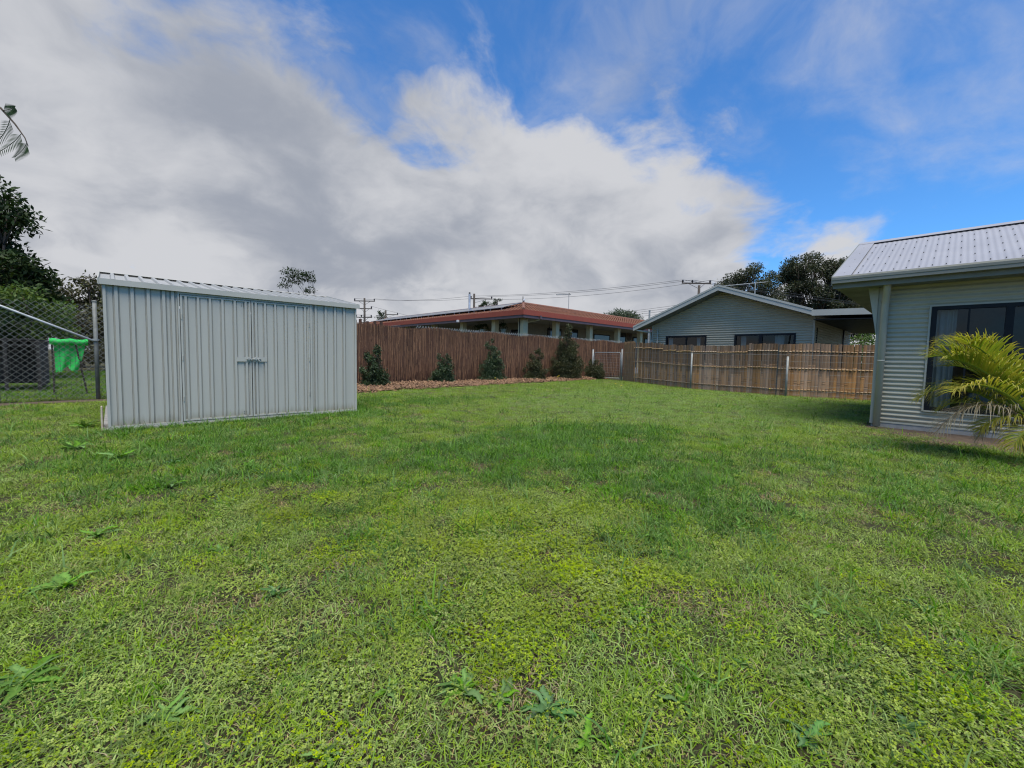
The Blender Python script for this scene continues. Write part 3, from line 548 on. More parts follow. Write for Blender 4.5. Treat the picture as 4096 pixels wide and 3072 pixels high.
MB().tube([(26.3, 21.1, 4.93), (26.3, 21.1, 6.22)], .022, 6).build('mast', M['galv'], a2); MB().tube([(26.45, 21.05, 6.19), (24.85, 21.15, 5.99)], .04, 6).build('boom', M['galv'], a2); MB().sphere((26.33, 21.1, 6.2), .07).build('joint', M['galv_dark'], a2)
vp = thing('roof_vent_stack', 'pale vent stack standing behind the solar panels of the tiled roof', 'vent pipe', (21., 27.05, 4.9))
MB().tube([(21., 27.05, 4.85), (21., 27.05, 6.15)], .09, 8).build('pipe', M['alum'], vp); MB().tube([(21., 27.05, 6.15), (21., 27.05, 6.28)], .07, 8).build('cap', M['galv_dark'], vp)
wv = MB().tube([(20.9, 20.75, 4.98), (20.9, 20.75, 5.12), (20.8, 20.6, 5.16), (20.6, 20.5, 5.02)], .045, 6).build('roof_cowl', M['alum'], loc=(20.9, 20.75, 4.9), smooth=True); tag(wv, 'small curved metal vent cowl at the hip of the tiled roof', 'vent')
tv = MB().tube([(21.0, 20.95, 4.98), (21.0, 20.95, 5.4)], .03, 6).build('vent_pipe', M['galv_dark'], loc=(21., 20.95, 4.98)); tag(tv, 'short stub vent pipe at the hip end of the terracotta ridge', 'vent pipe')

# leaves as small bent quads
def leaf_cloud(C, size, flat=.35, aspect=.45, seed=1, outward=None):
    r = np.random.default_rng(seed); n = len(C); C = np.asarray(C, float)
    d = r.normal(size=(n, 3)); d[:, 2] -= .25
    if outward is not None: d += outward * 1.2
    d /= np.linalg.norm(d, axis=1)[:, None]
    up = r.normal(size=(n, 3)); up[:, 2] += flat * 3
    s_ = np.cross(d, up); s_ /= np.linalg.norm(s_, axis=1)[:, None] + 1e-9; nn = np.cross(s_, d)
    L = size * r.uniform(.6, 1.35, n)[:, None]; W = L * aspect
    p0 = C; p1 = C + d * L * .5 + s_ * W * .5 + nn * L * .08; p2 = C + d * L - nn * L * .05; p3 = C + d * L * .5 - s_ * W * .5 + nn * L * .08
    V = np.stack([p0, p1, p2, p3], 1).reshape(-1, 3); Fq = np.arange(n * 4).reshape(n, 4); at = np.repeat(r.uniform(0, 1, n) ** 2, 4)
    return V, Fq, at
def add_leaves(name, parent, C, size, mt, **kw):
    V, Fq, at = leaf_cloud(C, size, **kw); b_ = ROOT[parent]; V = V - np.array(b_)
    me = fast_mesh(name, V, Fq, 4, at); o = link(name, me, mt, parent); ROOT[o] = b_; o['kind'] = 'stuff'; return o
def blob_points(blobs, per, r, shell=.55):
    out, nrm = [], []
    for (c, rad) in blobs:
        n = int(per * (rad[0] * rad[1] * rad[2]) ** (2 / 3.)) + 6
        d = r.normal(size=(n, 3)); d /= np.linalg.norm(d, axis=1)[:, None]; k = r.uniform(shell ** 3, 1.06, n) ** (1 / 3.)
        lump = 1 + .22 * np.sin(d[:, 0] * 7 + c[0]) * np.sin(d[:, 1] * 6 + c[1]) + .15 * np.sin(d[:, 2] * 9 + c[2])
        out.append(np.array(c) + d * np.array(rad) * (k * lump)[:, None]); nrm.append(d)
    return np.concatenate(out), np.concatenate(nrm)
def tree(name, label, base, blobs, mt, bark, per, leaf, trunk_r, seed, group=None, fork=.4, cat='tree', shell=.5, flat=.35, aspect=.45, inner=True):
    r = np.random.default_rng(seed); t_ = thing(name, label, cat, base, group); base = Vector(base)
    zmin = min(c[2] - rad[2] for c, rad in blobs); top = Vector((sum(c[0] for c, _ in blobs) / len(blobs), sum(c[1] for c, _ in blobs) / len(blobs), 0))
    fk = Vector((base.x * .6 + top.x * .4, base.y * .6 + top.y * .4, base.z + max(.15, (zmin - base.z)) * .8 + fork * .2))
    tr = MB(); tr.tube([base - Vector((0, 0, .1)), base.lerp(fk, .5) + Vector((r.normal() * trunk_r, r.normal() * trunk_r, 0)), fk], [trunk_r * 1.25, trunk_r, trunk_r * .85], 8)
    for c, rad in blobs:
        c = Vector(c); mid = fk.lerp(c, .5) + Vector((r.normal() * .08, r.normal() * .08, -.06)) * (c - fk).length
        tr.tube([fk, mid, c], [trunk_r * .55, trunk_r * .32, trunk_r * .1], 5)
        for k in range(3):
            e = c + Vector((r.normal() * rad[0] * .6, r.normal() * rad[1] * .6, r.uniform(-.2, .8) * rad[2])); tr.tube([mid.lerp(c, .6), e], [trunk_r * .18, trunk_r * .05], 4)
    tr.build('trunk', bark, t_, smooth=True)
    C, N = blob_points(blobs, per, r, shell); add_leaves('crown', t_, C, leaf, mt, seed=seed, flat=flat, aspect=aspect, outward=N * .5)
    return t_
def clump(center, R_, n, r0, r, zsq=.75):
    "n small blobs spread through an ellipsoid"
    out = []
    for k in range(n):
        d = r.normal(size=3); d /= np.linalg.norm(d); kk = r.uniform(.25, 1) ** (1 / 2.2); rr = r0 * r.uniform(.7, 1.35)
        out.append((tuple(np.array(center) + d * np.array(R_) * kk), (rr, rr, rr * zsq)))
    return out

# ------------------------------------------------------------------ hanging things under the verandah
for k, (x, y, z) in enumerate(((18.5, 20.2, 3.0), (18.5, 22.3, 3.05), (18.6, 22.95, 2.98))):
    hb = thing('hanging_basket', 'hanging fern basket on the verandah, %s from the corner post' % ('first', 'second', 'third')[k], 'plant', (x, y, z - .3), 'ferns hung on the verandah')
    MB().tube([(x, y, z - .3), (x, y, z - .05)], [.12, .2], 10).build('pot', M['bed'], hb); MB().tube([(x, y, z - .05), (x, y, 3.54)], .012, 4).build('hook_wire', M['dark'], hb)
    C = []; rr = np.random.default_rng(40 + k)
    for j in range(26):
        an = rr.uniform(0, 6.28); L_ = rr.uniform(.3, .55)
        for s_ in np.linspace(.1, 1, 16): C.append((x + math.cos(an) * L_ * s_, y + math.sin(an) * L_ * s_, z + .12 + .25 * math.sin(s_ * 2.6) - .35 * s_ * s_))
    add_leaves('fronds', hb, C, .09, M['leaf_dark'], seed=k)
ln = thing('verandah_lantern', 'dark pagoda-topped lantern hanging under the verandah', 'lantern', (21.2, 18.6, 2.7))
MB().tube([(21.2, 18.6, 2.62), (21.2, 18.6, 2.95)], .09, 6).build('lamp_body', M['rust'], ln); MB().tube([(21.2, 18.6, 2.95), (21.2, 18.6, 3.08), (21.2, 18.6, 3.2)], [.2, .06, .02], 8).build('lamp_cap', M['dark'], ln); MB().tube([(21.2, 18.6, 3.2), (21.2, 18.6, 3.53)], .01, 4).build('chain', M['dark'], ln)
pl_ = thing('wind_chime', 'wind chime with pale tubes hanging under the verandah', 'wind chime', (23.6, 18.6, 2.6))
MB().tube([(23.6, 18.6, 3.0), (23.6, 18.6, 3.03)], .1, 8).build('disc', M['dark'], pl_); MB().tube([(23.6, 18.6, 3.03), (23.6, 18.6, 3.53)], .008, 4).build('cord', M['dark'], pl_)
for dx, dy in ((-.06, 0), (.06, 0), (0, .07)): MB().tube([(23.6 + dx, 18.6 + dy, 2.62), (23.6 + dx, 18.6 + dy, 3.0)], .014, 5).build('chime_tube', M['alum'], pl_)
wd_ = MB(); wd_.tube([(34.3, 20.33, 3.3), (34.3, 20.39, 3.3)], .45, 16); wd_.tube([(34.3, 20.30, 3.3), (34.3, 20.33, 3.3)], .08, 10)
tag(wd_.build('wall_ornament', M['rust'], loc=(34.3, 20.38, 3.3)), 'round dark wall ornament on the cream verandah wall', 'ornament')

# ------------------------------------------------------------------ brushwood fence
BY, BH = 14.62, 2.23
bf = thing('brushwood_fence', 'tall dark brown brushwood fence behind the row of young shrubs', 'fence', (13., BY, 0))
MB().box(2.5, 24.6, BY + .02, BY + .10, -.05, BH - .10).build('packing', M['brush_back'], bf)
n = 19000; xs = RNG.uniform(2.5, 24.6, n); L = RNG.uniform(.35, 1.5, n); z0 = RNG.uniform(-.02, BH - .25, n); top = BH - .05 + .05 * np.sin(xs * 2.1) + RNG.uniform(-.06, .05, n)
low = xs < 7.2; z1 = np.minimum(z0 + L, top); z0 = np.maximum(z1 - L, .0); lean = RNG.normal(0, .022, n); wd = RNG.uniform(.004, .0125, n); yy = BY + RNG.uniform(-.035, .015, n)
ring = np.array([(-1, .3), (0, -1), (1, .3)]); V = np.zeros((n, 3, 3, 3))
for j, f_ in enumerate((0, .5, 1.)):
    bow = RNG.normal(0, .012, n) if j == 1 else 0
    for k in range(3):
        tp = (1 - .35 * f_); V[:, j, k, 0] = xs + lean * f_ + bow + ring[k, 0] * wd * tp; V[:, j, k, 1] = yy + ring[k, 1] * wd * tp; V[:, j, k, 2] = z0 + (z1 - z0) * f_
idx = []
for j in range(2):
    for k in range(2): idx.append((j * 3 + k, j * 3 + k + 1, j * 3 + 3 + k + 1, j * 3 + 3 + k))
Fq = (np.arange(n)[:, None, None] * 9 + np.array(idx)[None]).reshape(-1, 4); at = np.repeat(RNG.uniform(0, 1, n) ** 2.6, 9)
o = link('brush_sticks', fast_mesh('brush_sticks', V.reshape(-1, 3) - np.array(ROOT[bf]), Fq, 4, at), M['brush'], bf); o['kind'] = 'stuff'
zz = MB(); x = 8.8
while x < 24: zz.bar((x, BY + .13, BH - .04), (x + .05, BY + .13, BH + .065), .014); zz.bar((x + .05, BY + .13, BH + .065), (x + .1, BY + .13, BH - .04), .014); x += .13
zz.build('wire_top', M['galv'], bf, kind='stuff')
for x, h in ((6.0, .09), (6.27, .12), (6.45, .16), (6.72, .10), (7.0, .13), (7.25, .12)): MB().box(x - .04, x + .04, BY - .02, BY + .05, BH - .3, BH - .02 + h).build('paling_stub', M['brush'], bf)

# ------------------------------------------------------------------ bamboo fence
BP = [(16.78, 1.2), (15.98, 3.65), (16.45, 6.9), (19.1, 11.6)]
bam = thing('bamboo_fence', 'split bamboo panel fence of uneven height bleached brown along the lawn', 'fence', (16.4, 6., 0))
def slat_mesh(seed):
    r = random.Random(seed); mb = MB(); prof = [(-.5, .0), (-.42, -.6), (0, -1.), (.42, -.6), (.5, .0)]; nodes = sorted([r.uniform(.05, .3), r.uniform(.35, .6), r.uniform(.68, .95)])
    zs = [0.]
    for nd in nodes: zs += [nd - .008, nd, nd + .008, nd + .022, nd + .034]
    zs.append(1.)
    rows = [[(px * (1.0 + (.07 if k % 5 == 2 and 0 < k < len(zs) - 1 else 0)), py * .022 * (1. + (.3 if k % 5 == 2 and 0 < k < len(zs) - 1 else 0)), z) for px, py in prof] for k, z in enumerate(zs)]
    for a, b_ in zip(rows, rows[1:]): mb.strip(a, b_)
    mb.quad(*rows[-1])
    me = mb.mesh('slat'); me.materials.append(M['bamboo'])
    at_ = me.attributes.new('vary', 'FLOAT', 'POINT'); vals = []
    for k, z in enumerate(zs): vals += [.85 if (k % 5 in (3, 4) and 0 < k < len(zs) - 1) else r.uniform(0, .18)] * 5
    vals += [.7] * (len(me.vertices) - len(vals)); at_.data.foreach_set('value', vals); return me
slats = [slat_mesh(k) for k in range(9)]
cum = [0.]
for a, b_ in zip(BP, BP[1:]): cum.append(cum[-1] + math.dist(a, b_))
def along(s):
    for k in range(len(BP) - 1):
        if s <= cum[k + 1] or k == len(BP) - 2:
            f_ = (s - cum[k]) / (cum[k + 1] - cum[k]); a, b_ = Vector(BP[k]), Vector(BP[k + 1]); d = (b_ - a).normalized(); return a.lerp(b_, f_), d
panels = []; s = 0.; hs = {0.: 1.71, 1.7: 1.69, 2.57: 1.74, 4.0: 1.69, 5.3: 1.71, 6.2: 1.74, 7.6: 1.80, 8.7: 1.87, 9.6: 1.91, 11.2: 2.0}
widths = [.78, .95, 1.12, .98, 1.10, 1.05, .95, .92, .85, .80, .75]
for wdt in widths:
    if s + wdt > cum[-1] - .55: break
    panels.append((s, s + wdt)); s += wdt
end_s = s
for pi, (s0, s1) in enumerate(panels):
    ht = float(np.interp((s0 + s1) / 2, list(hs), list(hs.values()))) + rnd.uniform(-.03, .03); tilt = rnd.uniform(-.02, .02)
    ns = max(6, int((s1 - s0) / .088)); gap = (s1 - s0 - .015) / ns; outy = .008 * (pi % 3)
    rails = [(MB(), zz_) for zz_ in (ht - .24, ht * .5 + .06, .23)]
    for k in range(ns):
        if pi == len(panels) - 1 and k in (ns - 2, ns - 4): continue
        sm = s0 + gap * (k + .5); p, d = along(sm); nrm = Vector((-d.y, d.x)); fr = (k + .5) / ns - .5
        o = link('slat', slats[rnd.randrange(9)], None, bam); h = ht + tilt * fr * 2 + rnd.uniform(-.015, .015)
        base = Vector((p.x, p.y, .0)) + Vector((nrm.x, nrm.y, 0)) * outy; o.location = base - ROOT[bam]
        o.rotation_euler = (0, rnd.uniform(-.012, .012), math.atan2(d.y, d.x) + math.pi); o.scale = (gap * rnd.uniform(1.0, 1.16), rnd.uniform(.8, 1.3), h)
        for mbr, rz in rails:
            c = base + Vector((nrm.x, nrm.y, 0)) * .030; z = rz + tilt * fr + rnd.uniform(-.006, .006); hw = gap * .36
            mbr.tube([(c.x - d.x * hw, c.y - d.y * hw, z), (c.x + d.x * hw, c.y + d.y * hw, z)], .019, 6)
    for mbr, rz in rails:
        p0, _ = along(s0 + .01); p1, _ = along(s1 - .02); mbr.tube([(p0.x - .005, p0.y, rz), (p1.x - .005, p1.y, rz)], .012, 5)
        mbr.build('rail', M['bamboo_pale'], bam, smooth=True)
    if pi in (2, 5): p, d = along(s1); MB().box(p.x - .02, p.x + .02, p.y - .02, p.y + .02, 0, ht + .02).build('backing_stake', M['galv_dark'], bam)
# reed end panel
rp = MB(); vals = []
ln_ = cum[-1] - end_s
for k in range(75):
    sm = end_s + ln_ * (k + rnd.uniform(.2, .8)) / 75; p, d = along(sm); rp.tube([(p.x, p.y, 0), (p.x + rnd.uniform(-.02, .02), p.y + rnd.uniform(-.02, .02), 2.0 + rnd.uniform(-.03, .03))], rnd.uniform(.006, .013), 4); vals += [rnd.random() ** 2] * 8
o = rp.build('reed_panel', M['reed'], bam, kind='stuff'); at_ = o.data.attributes.new('vary', 'FLOAT', 'POINT'); at_.data.foreach_set('value', vals)
# wire stock fence in front of the bamboo, with gate
wfz = thing('wire_fence', 'low galvanised wire fence with pale steel posts in front of the bamboo panels', 'fence', (16., 5., 0))
off = lambda p, d, k: (p.x - d.y * k, p.y + d.x * k)
WP = []
for s in np.linspace(0, cum[-1], 24): p, d = along(float(s)); WP.append(off(p, d, .10))
for z, rr in ((1.33, .005), (1.12, .003), (.92, .003), (.72, .003), (.52, .003), (.34, .003), (.18, .003), (.06, .003)):
    MB().tube([(x, y, z + .12 * k / 23) for k, (x, y) in enumerate(WP)], rr, 4).build('line_wire', M['wire'], wfz)
vw = MB()
for s in np.arange(0, cum[-1], .15): p, d = along(float(s)); x, y = off(p, d, .10); vw.tube([(x, y, .06), (x, y, 1.34)], .0022, 3)
vw.build('stay_wires', M['wire'], wfz, kind='stuff')
for s, h in ((cum[1], 1.29), (cum[2], 1.40)): p, d = along(s); x, y = off(p, d, .13); po = MB().tube([(x, y, 0), (x, y, h)], .033, 8).build('post', M['galv'], wfz, smooth=True); MB().sphere((x, y, h), (.036, .036, .02)).build('post_cap', M['galv'], po, smooth=True)
gate = thing('wire_gate', 'pipe-framed galvanised wire gate between the shrubs and bamboo fence', 'gate', (19.3, 12.4, 0))
gA, gB = (19.12, 11.72), (19.42, 13.75)
for (x, y), z1 in ((gA, 1.63), (gB, 1.63)): po = MB().tube([(x, y, 0), (x, y, z1)], .042, 8).build('post', M['galv'], gate, smooth=True); MB().sphere((x, y, z1), (.046, .046, .025)).build('post_cap', M['galv'], po, smooth=True)
gl = lambda f_: (gA[0] + (gB[0] - gA[0]) * f_, gA[1] + (gB[1] - gA[1]) * f_)
(a0, b0), (a1, b1) = gl(.05), gl(.95)
fr_ = MB().tube([(a0, b0, .12), (a0, b0, 1.42), (a0 + (a1 - a0) * .03, b0 + (b1 - b0) * .03, 1.47), (a1 - (a1 - a0) * .03, b1 - (b1 - b0) * .03, 1.47), (a1, b1, 1.42), (a1, b1, .12), (a0, b0, .12)], .02, 6).build('frame', M['galv'], gate, smooth=True)
gw = MB()
for f_ in np.linspace(.08, .92, 18): x, y = gl(f_); gw.tube([(x, y, .13), (x, y, 1.46)], .0025, 3)
for z in np.linspace(.25, 1.35, 9): gw.tube([(a0, b0, z), (a1, b1, z)], .0025, 3)
gw.build('gate_mesh', M['galv'], gate, kind='stuff')

# ------------------------------------------------------------------ chain-link fence on the left
CY_ = 12.9
cl = thing('chain_link_fence', 'tall diamond chain-link fence with steel post beside the shed', 'fence', (-.25, CY_, 0))
for x, z1, mt in ((-.25, 2.14, M['post_old']), (-3.3, 2.1, M['galv_dark'])):
    po = MB().tube([(x, CY_, 0), (x, CY_, z1)], .036, 10).build('post', mt, cl, smooth=True); MB().sphere((x, CY_, z1), (.045, .045, .03), 10, 6).build('post_cap', mt, cl, smooth=True)
po = MB().tube([(-1.66, CY_ + .03, 0), (-1.66, CY_ + .03, 1.2)], .03, 8).build('post', M['galv_dark'], cl, smooth=True)
MB().tube([(-.29, CY_ - .035, 1.29), (-1.56, CY_ - .035, 1.92), (-2.9, CY_ - .035, 2.58)], .021, 8).build('brace_pipe', M['white_pipe'], cl, smooth=True)
MB().tube([(-.25, CY_ - .02, 1.29), (-.25, CY_ - .02, 1.33)], .05, 10).build('brace_collar', M['galv'], cl)
ch = MB(); dw, dh = .12, .115; x = -4.4; ci_ = 0
nz = int(2.06 / (dh / 2))
while x < 1.9:
    pts = [(x + (dw / 2 if (k + ci_) % 2 else 0), CY_ + (.006 if (k + ci_) % 2 else -.004), .05 + k * dh / 2) for k in range(nz + 1)]
    for p0_, p1_ in zip(pts, pts[1:]): ch.bar(p0_, p1_, .0062, .0062)
    x += dw / 2; ci_ += 1
ch.build('chain_mesh', M['wire'], cl, kind='stuff')
nt = MB(); x = -4.4
while x < 1.9: nt.tube([(x, CY_ + .02, .03), (x, CY_ + .02, 1.26)], .0032, 3, cap=False); x += .075
for z in np.arange(.04, 1.27, .10): nt.tube([(-4.4, CY_ + .02, float(z)), (1.9, CY_ + .02, float(z))], .0028, 3, cap=False)
nt.build('lower_netting', M['netting'], cl, kind='stuff')
# beyond it: green cloth on a frame, and a dark pen
gc = thing('green_cloth_cover', 'bright green shade-cloth cover hung on a rail behind the chain-link fence', 'cloth cover', (-.7, 14.3, 0))
def clothf(a, b_):
    x0, x1 = -.98 + .07 * b_ * .3, -.46 - .16 * b_ ** 1.4
    sag = .06 * math.sin(a * math.pi) * (b_ ** 4) + (.10 * math.exp(-((a - .58) / .12) ** 2) if b_ > .88 else 0)
    return (x0 + (x1 - x0) * a, 14.3 + .05 * math.sin(a * 11 + b_ * 2) * (.3 + b_) - .06 * b_, 1.24 - .70 * b_ + sag + .02 * math.sin(a * 17) * b_)
MB().grid(clothf, 28, 14).build('cloth_skirt', M['green_cloth'], gc, smooth=True)
MB().grid(lambda a, b_: (-1.03 + .62 * a, 14.26 + .10 * math.cos(b_ * math.pi * 1.6) + .012 * math.sin(a * 19), 1.26 + .075 * math.sin(b_ * math.pi * 1.6) + .012 * math.sin(a * 13 + 1)), 24, 14).build('rolled_top', M['green_cloth'], gc, smooth=True)
MB().tube([(-1.04, 14.28, 1.25), (-.40, 14.28, 1.25)], .025, 6).build('rail', M['stick'], gc)
for a, b_ in (((-1.0, 14.32, 0), (-1.0, 14.32, 1.25)), ((-.46, 14.32, 0), (-.62, 14.20, 1.25))): MB().tube([a, b_], .017, 6).build('prop_stick', M['stick'], gc)
pen = thing('animal_pen', 'low dark shade-cloth pen behind the chain-link fence and green cloth', 'pen', (-2.6, 16., 0))
MB().box(-5.6, -1.35, 17.9, 17.92, .12, 1.30).build('cloth_side', M['shade_cloth'], pen); MB().box(-1.35, -1.33, 16.0, 17.92, .12, 1.30).build('cloth_side', M['shade_cloth'], pen)
MB().box(-5.6, -1.3, 15.97, 18., 1.30, 1.33).build('pen_roof', M['shade_cloth'], pen)
for x in (-5.5, -4.2, -2.9, -1.9, -1.36): MB().box(x - .03, x + .03, 15.95, 15.99, 0, 1.3).build('pen_post', M['shade_cloth'], pen)
MB().box(-5.6, -1.3, 15.94, 15.97, 1.16, 1.20).build('pen_rail', M['shade_cloth'], pen)

# ------------------------------------------------------------------ shrubs in the bed
def shrub(i, x, y, w_, h_, mt, label, tiers, per=520):
    r = np.random.default_rng(100 + i); blobs = []
    for k in range(tiers):
        f_ = k / (tiers - 1); z = .12 + (h_ - .24) * f_; rad = w_ * .5 * (1 - .72 * f_ ** 1.3) * (.85 + .15 * math.sin(k * 2.3 + i))
        m_ = max(1, int(5 * (1 - f_)) + 1)
        for j in range(m_):
            an = 6.283 * j / m_ + k * 1.1 + r.uniform(-.4, .4); q_ = rad * (.55 if m_ > 1 else .0) * r.uniform(.8, 1.25); br = max(.07, rad * r.uniform(.42, .62))
            blobs.append(((x + math.cos(an) * q_, y + math.sin(an) * q_, z + r.uniform(-.04, .04)), (br, br, br * 1.05)))
    for j in range(9):
        an = r.uniform(0, 6.283); f_ = r.uniform(.15, 1.0); q_ = w_ * .5 * (1.12 - .8 * f_); br = r.uniform(.05, .11); blobs.append(((x + math.cos(an) * q_, y + math.sin(an) * q_, .2 + (h_ - .2) * f_), (br, br, br * 1.5)))
    s_ = tree('young_shrub', label, (x, y, .06), blobs, mt, M['bark'], per * 34, .062, .02, 200 + i, 'young shrubs along the brushwood fence', cat='shrub', shell=.3, aspect=.42)
    return s_
shrub(0, 6.42, 13.43, 1.0, 1.35, M['leaf_shrub'], 'broad round-shouldered dark shrub in the mulch, closest to the steel shed', 5)
shrub(1, 9.25, 13.53, 1.0, 1.12, M['leaf_shrub'], 'squat dark green shrub, second in the mulch row from the shed', 5)
shrub(2, 12.0, 13.8, 1.15, 1.9, M['leaf_shrub'], 'narrow pillar-shaped dark shrub, third in the row from the shed', 7)
shrub(3, 14.85, 13.85, 1.2, 1.50, M['leaf_bronze'], 'small bronze-tipped shrub just before the tallest one', 5)
shrub(4, 17.02, 13.65, 1.75, 2.85, M['leaf_bronze'], 'tallest shrub of the row, its top above the brushwood fence', 9)
shrub(5, 19.0, 13.3, 1.3, 1.05, M['leaf_bronze'], 'lowest spreading bronze shrub, at the wire gate end of the row', 4)
# bark chips
n = 16000; a = RNG.uniform(0, 1, n); b_ = RNG.uniform(0, 1, n); bx = 3.2 + a * 17.0
fy = np.interp(bx, MX, MY) + .09 * np.sin(bx * 3.1) + .06 * np.sin(bx * 7.7) - .05 + RNG.normal(0, .06, n); by = fy + (14.5 - fy) * b_
hz = .006 + .10 * np.sin(np.minimum(1, b_ * 1.15) * np.pi) ** .7 * (.6 + .4 * np.sin(a * 23 + b_ * 3)); hz = np.nan_to_num(hz, nan=.006) + RNG.uniform(0, .035, n)
an = RNG.uniform(0, 6.283, n); tl = RNG.normal(0, .35, n); Lc = RNG.uniform(.03, .13, n); Wc = RNG.uniform(.014, .04, n); Tc = RNG.uniform(.004, .012, n)
ax = np.stack([np.cos(an) * np.cos(tl), np.sin(an) * np.cos(tl), np.sin(tl)], 1); sd_ = np.stack([-np.sin(an), np.cos(an), RNG.normal(0, .25, n)], 1); nn = np.cross(ax, sd_); cc = np.stack([bx, by, hz], 1)
cor = [(-1, -1, -1), (1, -.7, -1), (1, .7, -1), (-1, 1, -1), (-1, -1, 1), (1, -.7, 1), (1, .7, 1), (-1, 1, 1)]
V = np.stack([cc + ax * (Lc * c_[0])[:, None] + sd_ * (Wc * c_[1])[:, None] + nn * (Tc * c_[2])[:, None] for c_ in cor], 1).reshape(-1, 3)
Fb = np.array([(3, 2, 1, 0), (4, 5, 6, 7), (0, 1, 5, 4), (1, 2, 6, 5), (2, 3, 7, 6), (3, 0, 4, 7)]); Fq = (np.arange(n)[:, None, None] * 8 + Fb[None]).reshape(-1, 4)
o = link('bark_mulch', fast_mesh('bark_mulch', V, Fq, 4, np.repeat(RNG.uniform(0, 1, n) ** 1.5, 8)), M['mulch']); tag(o, 'coarse tan bark chips covering the long bed below the shrubs', 'mulch', kind='stuff')

# ------------------------------------------------------------------ trees
def spray_tree(name, label, base, blobs, *a, **k): return tree(name, label, base, blobs, *a, **k)
r = np.random.default_rng(5)
# two tall open-crowned trees behind the gable house
bl = clump((73.6, 13.6, 12.2), (4.2, 4.9, 5.6), 70, 1.05, r, .8) + clump((78., 8.6, 9.4), (3.5, 4.6, 4.8), 40, 1.05, r)
tree('eucalyptus_tree', 'taller open-crowned tree behind the carport of the gabled house', (73.4, 14.2, 0), bl, M['leaf_gum'], M['bark'], 420, .30, .36, 31, 'tall trees behind the gabled house', shell=.2)
bl = clump((67.0, 20.4, 10.8), (3.4, 4.8, 4.2), 54, 1.0, r, .8)
tree('eucalyptus_tree', 'lower of the two open trees, nearer the gable ridge antenna', (66.4, 21.4, 0), bl, M['leaf_gum'], M['bark'], 420, .30, .30, 32, 'tall trees behind the gabled house', shell=.2)
bl = clump((71.2, 43.8, 7.6), (3.2, 4.0, 2.6), 36, 1.05, r)
tree('roadside_tree', 'round dense green tree showing over the end of the tiled roof', (71.2, 43.8, 0), bl, M['leaf_far'], M['bark'], 260, .30, .35, 33, shell=.3)
# sparse flat-topped tree behind the shed
bl = [((11.15, 38.5, 7.85), (.85, .85, .38)), ((10.9, 38.7, 7.3), (.5, .5, .28)), ((10.6, 38.9, 6.75), (.45, .45, .25)), ((11.75, 38.0, 7.5), (.6, .6, .32)), ((12.1, 37.6, 7.75), (.5, .5, .25)), ((12.3, 37.4, 7.35), (.4, .4, .22)), ((12.2, 37.5, 6.45), (.5, .5, .22)), ((11.5, 38.2, 5.7), (.75, .75, .4)), ((11.4, 38.2, 7.1), (.4, .4, .2))]
tree('feathery_tree', 'slender feathery tree with two bare stems showing above the shed roof', (12.3, 37.6, 0), bl, M['leaf_dark'], M['pale_bark'], 900, .17, .06, 34, shell=.1, flat=.6)
# dark tree on the left and its neighbours
bl = clump((-4.1, 24.6, 4.3), (2.5, 2.4, 3.2), 46, .75, r) + clump((-3.6, 25.1, 6.5), (1.1, 1.0, 1.35), 18, .42, r) + clump((-3.0, 24.2, 3.2), (1.3, 1.2, 1.6), 18, .55, r)
tree('dense_tree', 'dense dark glossy-leaved tree beyond the chain-link fence', (-4.1, 24.6, 0), bl, M['leaf_dark'], M['bark'], 1100, .19, .2, 35, shell=.25)
bl = clump((-1.35, 35.8, 3.6), (1.9, 1.9, 1.6), 26, .7, r)
tree('bronze_tree', 'bronze-topped bushy tree between the dark tree and the shed', (-1.3, 35.8, 0), bl, M['leaf_brown'], M['bark'], 800, .22, .15, 36, shell=.4)
bl = clump((-2.0, 22.5, 2.3), (1.0, 1.0, 1.1), 14, .5, r)
tree('lime_bush', 'bright lime-leaved bush below the dark tree', (-2.0, 22.5, 0), bl, M['leaf_lime'], M['bark'], 1100, .15, .05, 37, cat='bush', shell=.4)
for k, (cx_, cy_, rr, hh, mtn, lb) in enumerate((( -3.6, 21.6, 1.5, 2.6, 'leaf_dark', 'dark low hedge bush behind the shade-cloth pen'), (-.2, 30.5, 1.6, 2.9, 'leaf_brown', 'brownish hedge bush beyond the fence post'), (2.2, 33.5, 2.0, 2.6, 'leaf_dark', 'dark bush hidden behind the steel shed'))):
    tree('hedge_bush', lb, (cx_, cy_, 0), clump((cx_, cy_, hh * .55), (rr, rr, hh * .5), 22, .6, r), M[mtn], M['bark'], 1100, .17, .06, 50 + k, cat='bush', shell=.4)
# bush seen under the carport
tree('carport_bush', 'light green bush seen through the open end of the carport', (40., 3.6, 0), clump((40., 3.6, 1.7), (1.6, 3.2, 1.6), 26, .75, r), M['leaf_lime'], M['bark'], 500, .2, .1, 60, cat='bush', shell=.4)
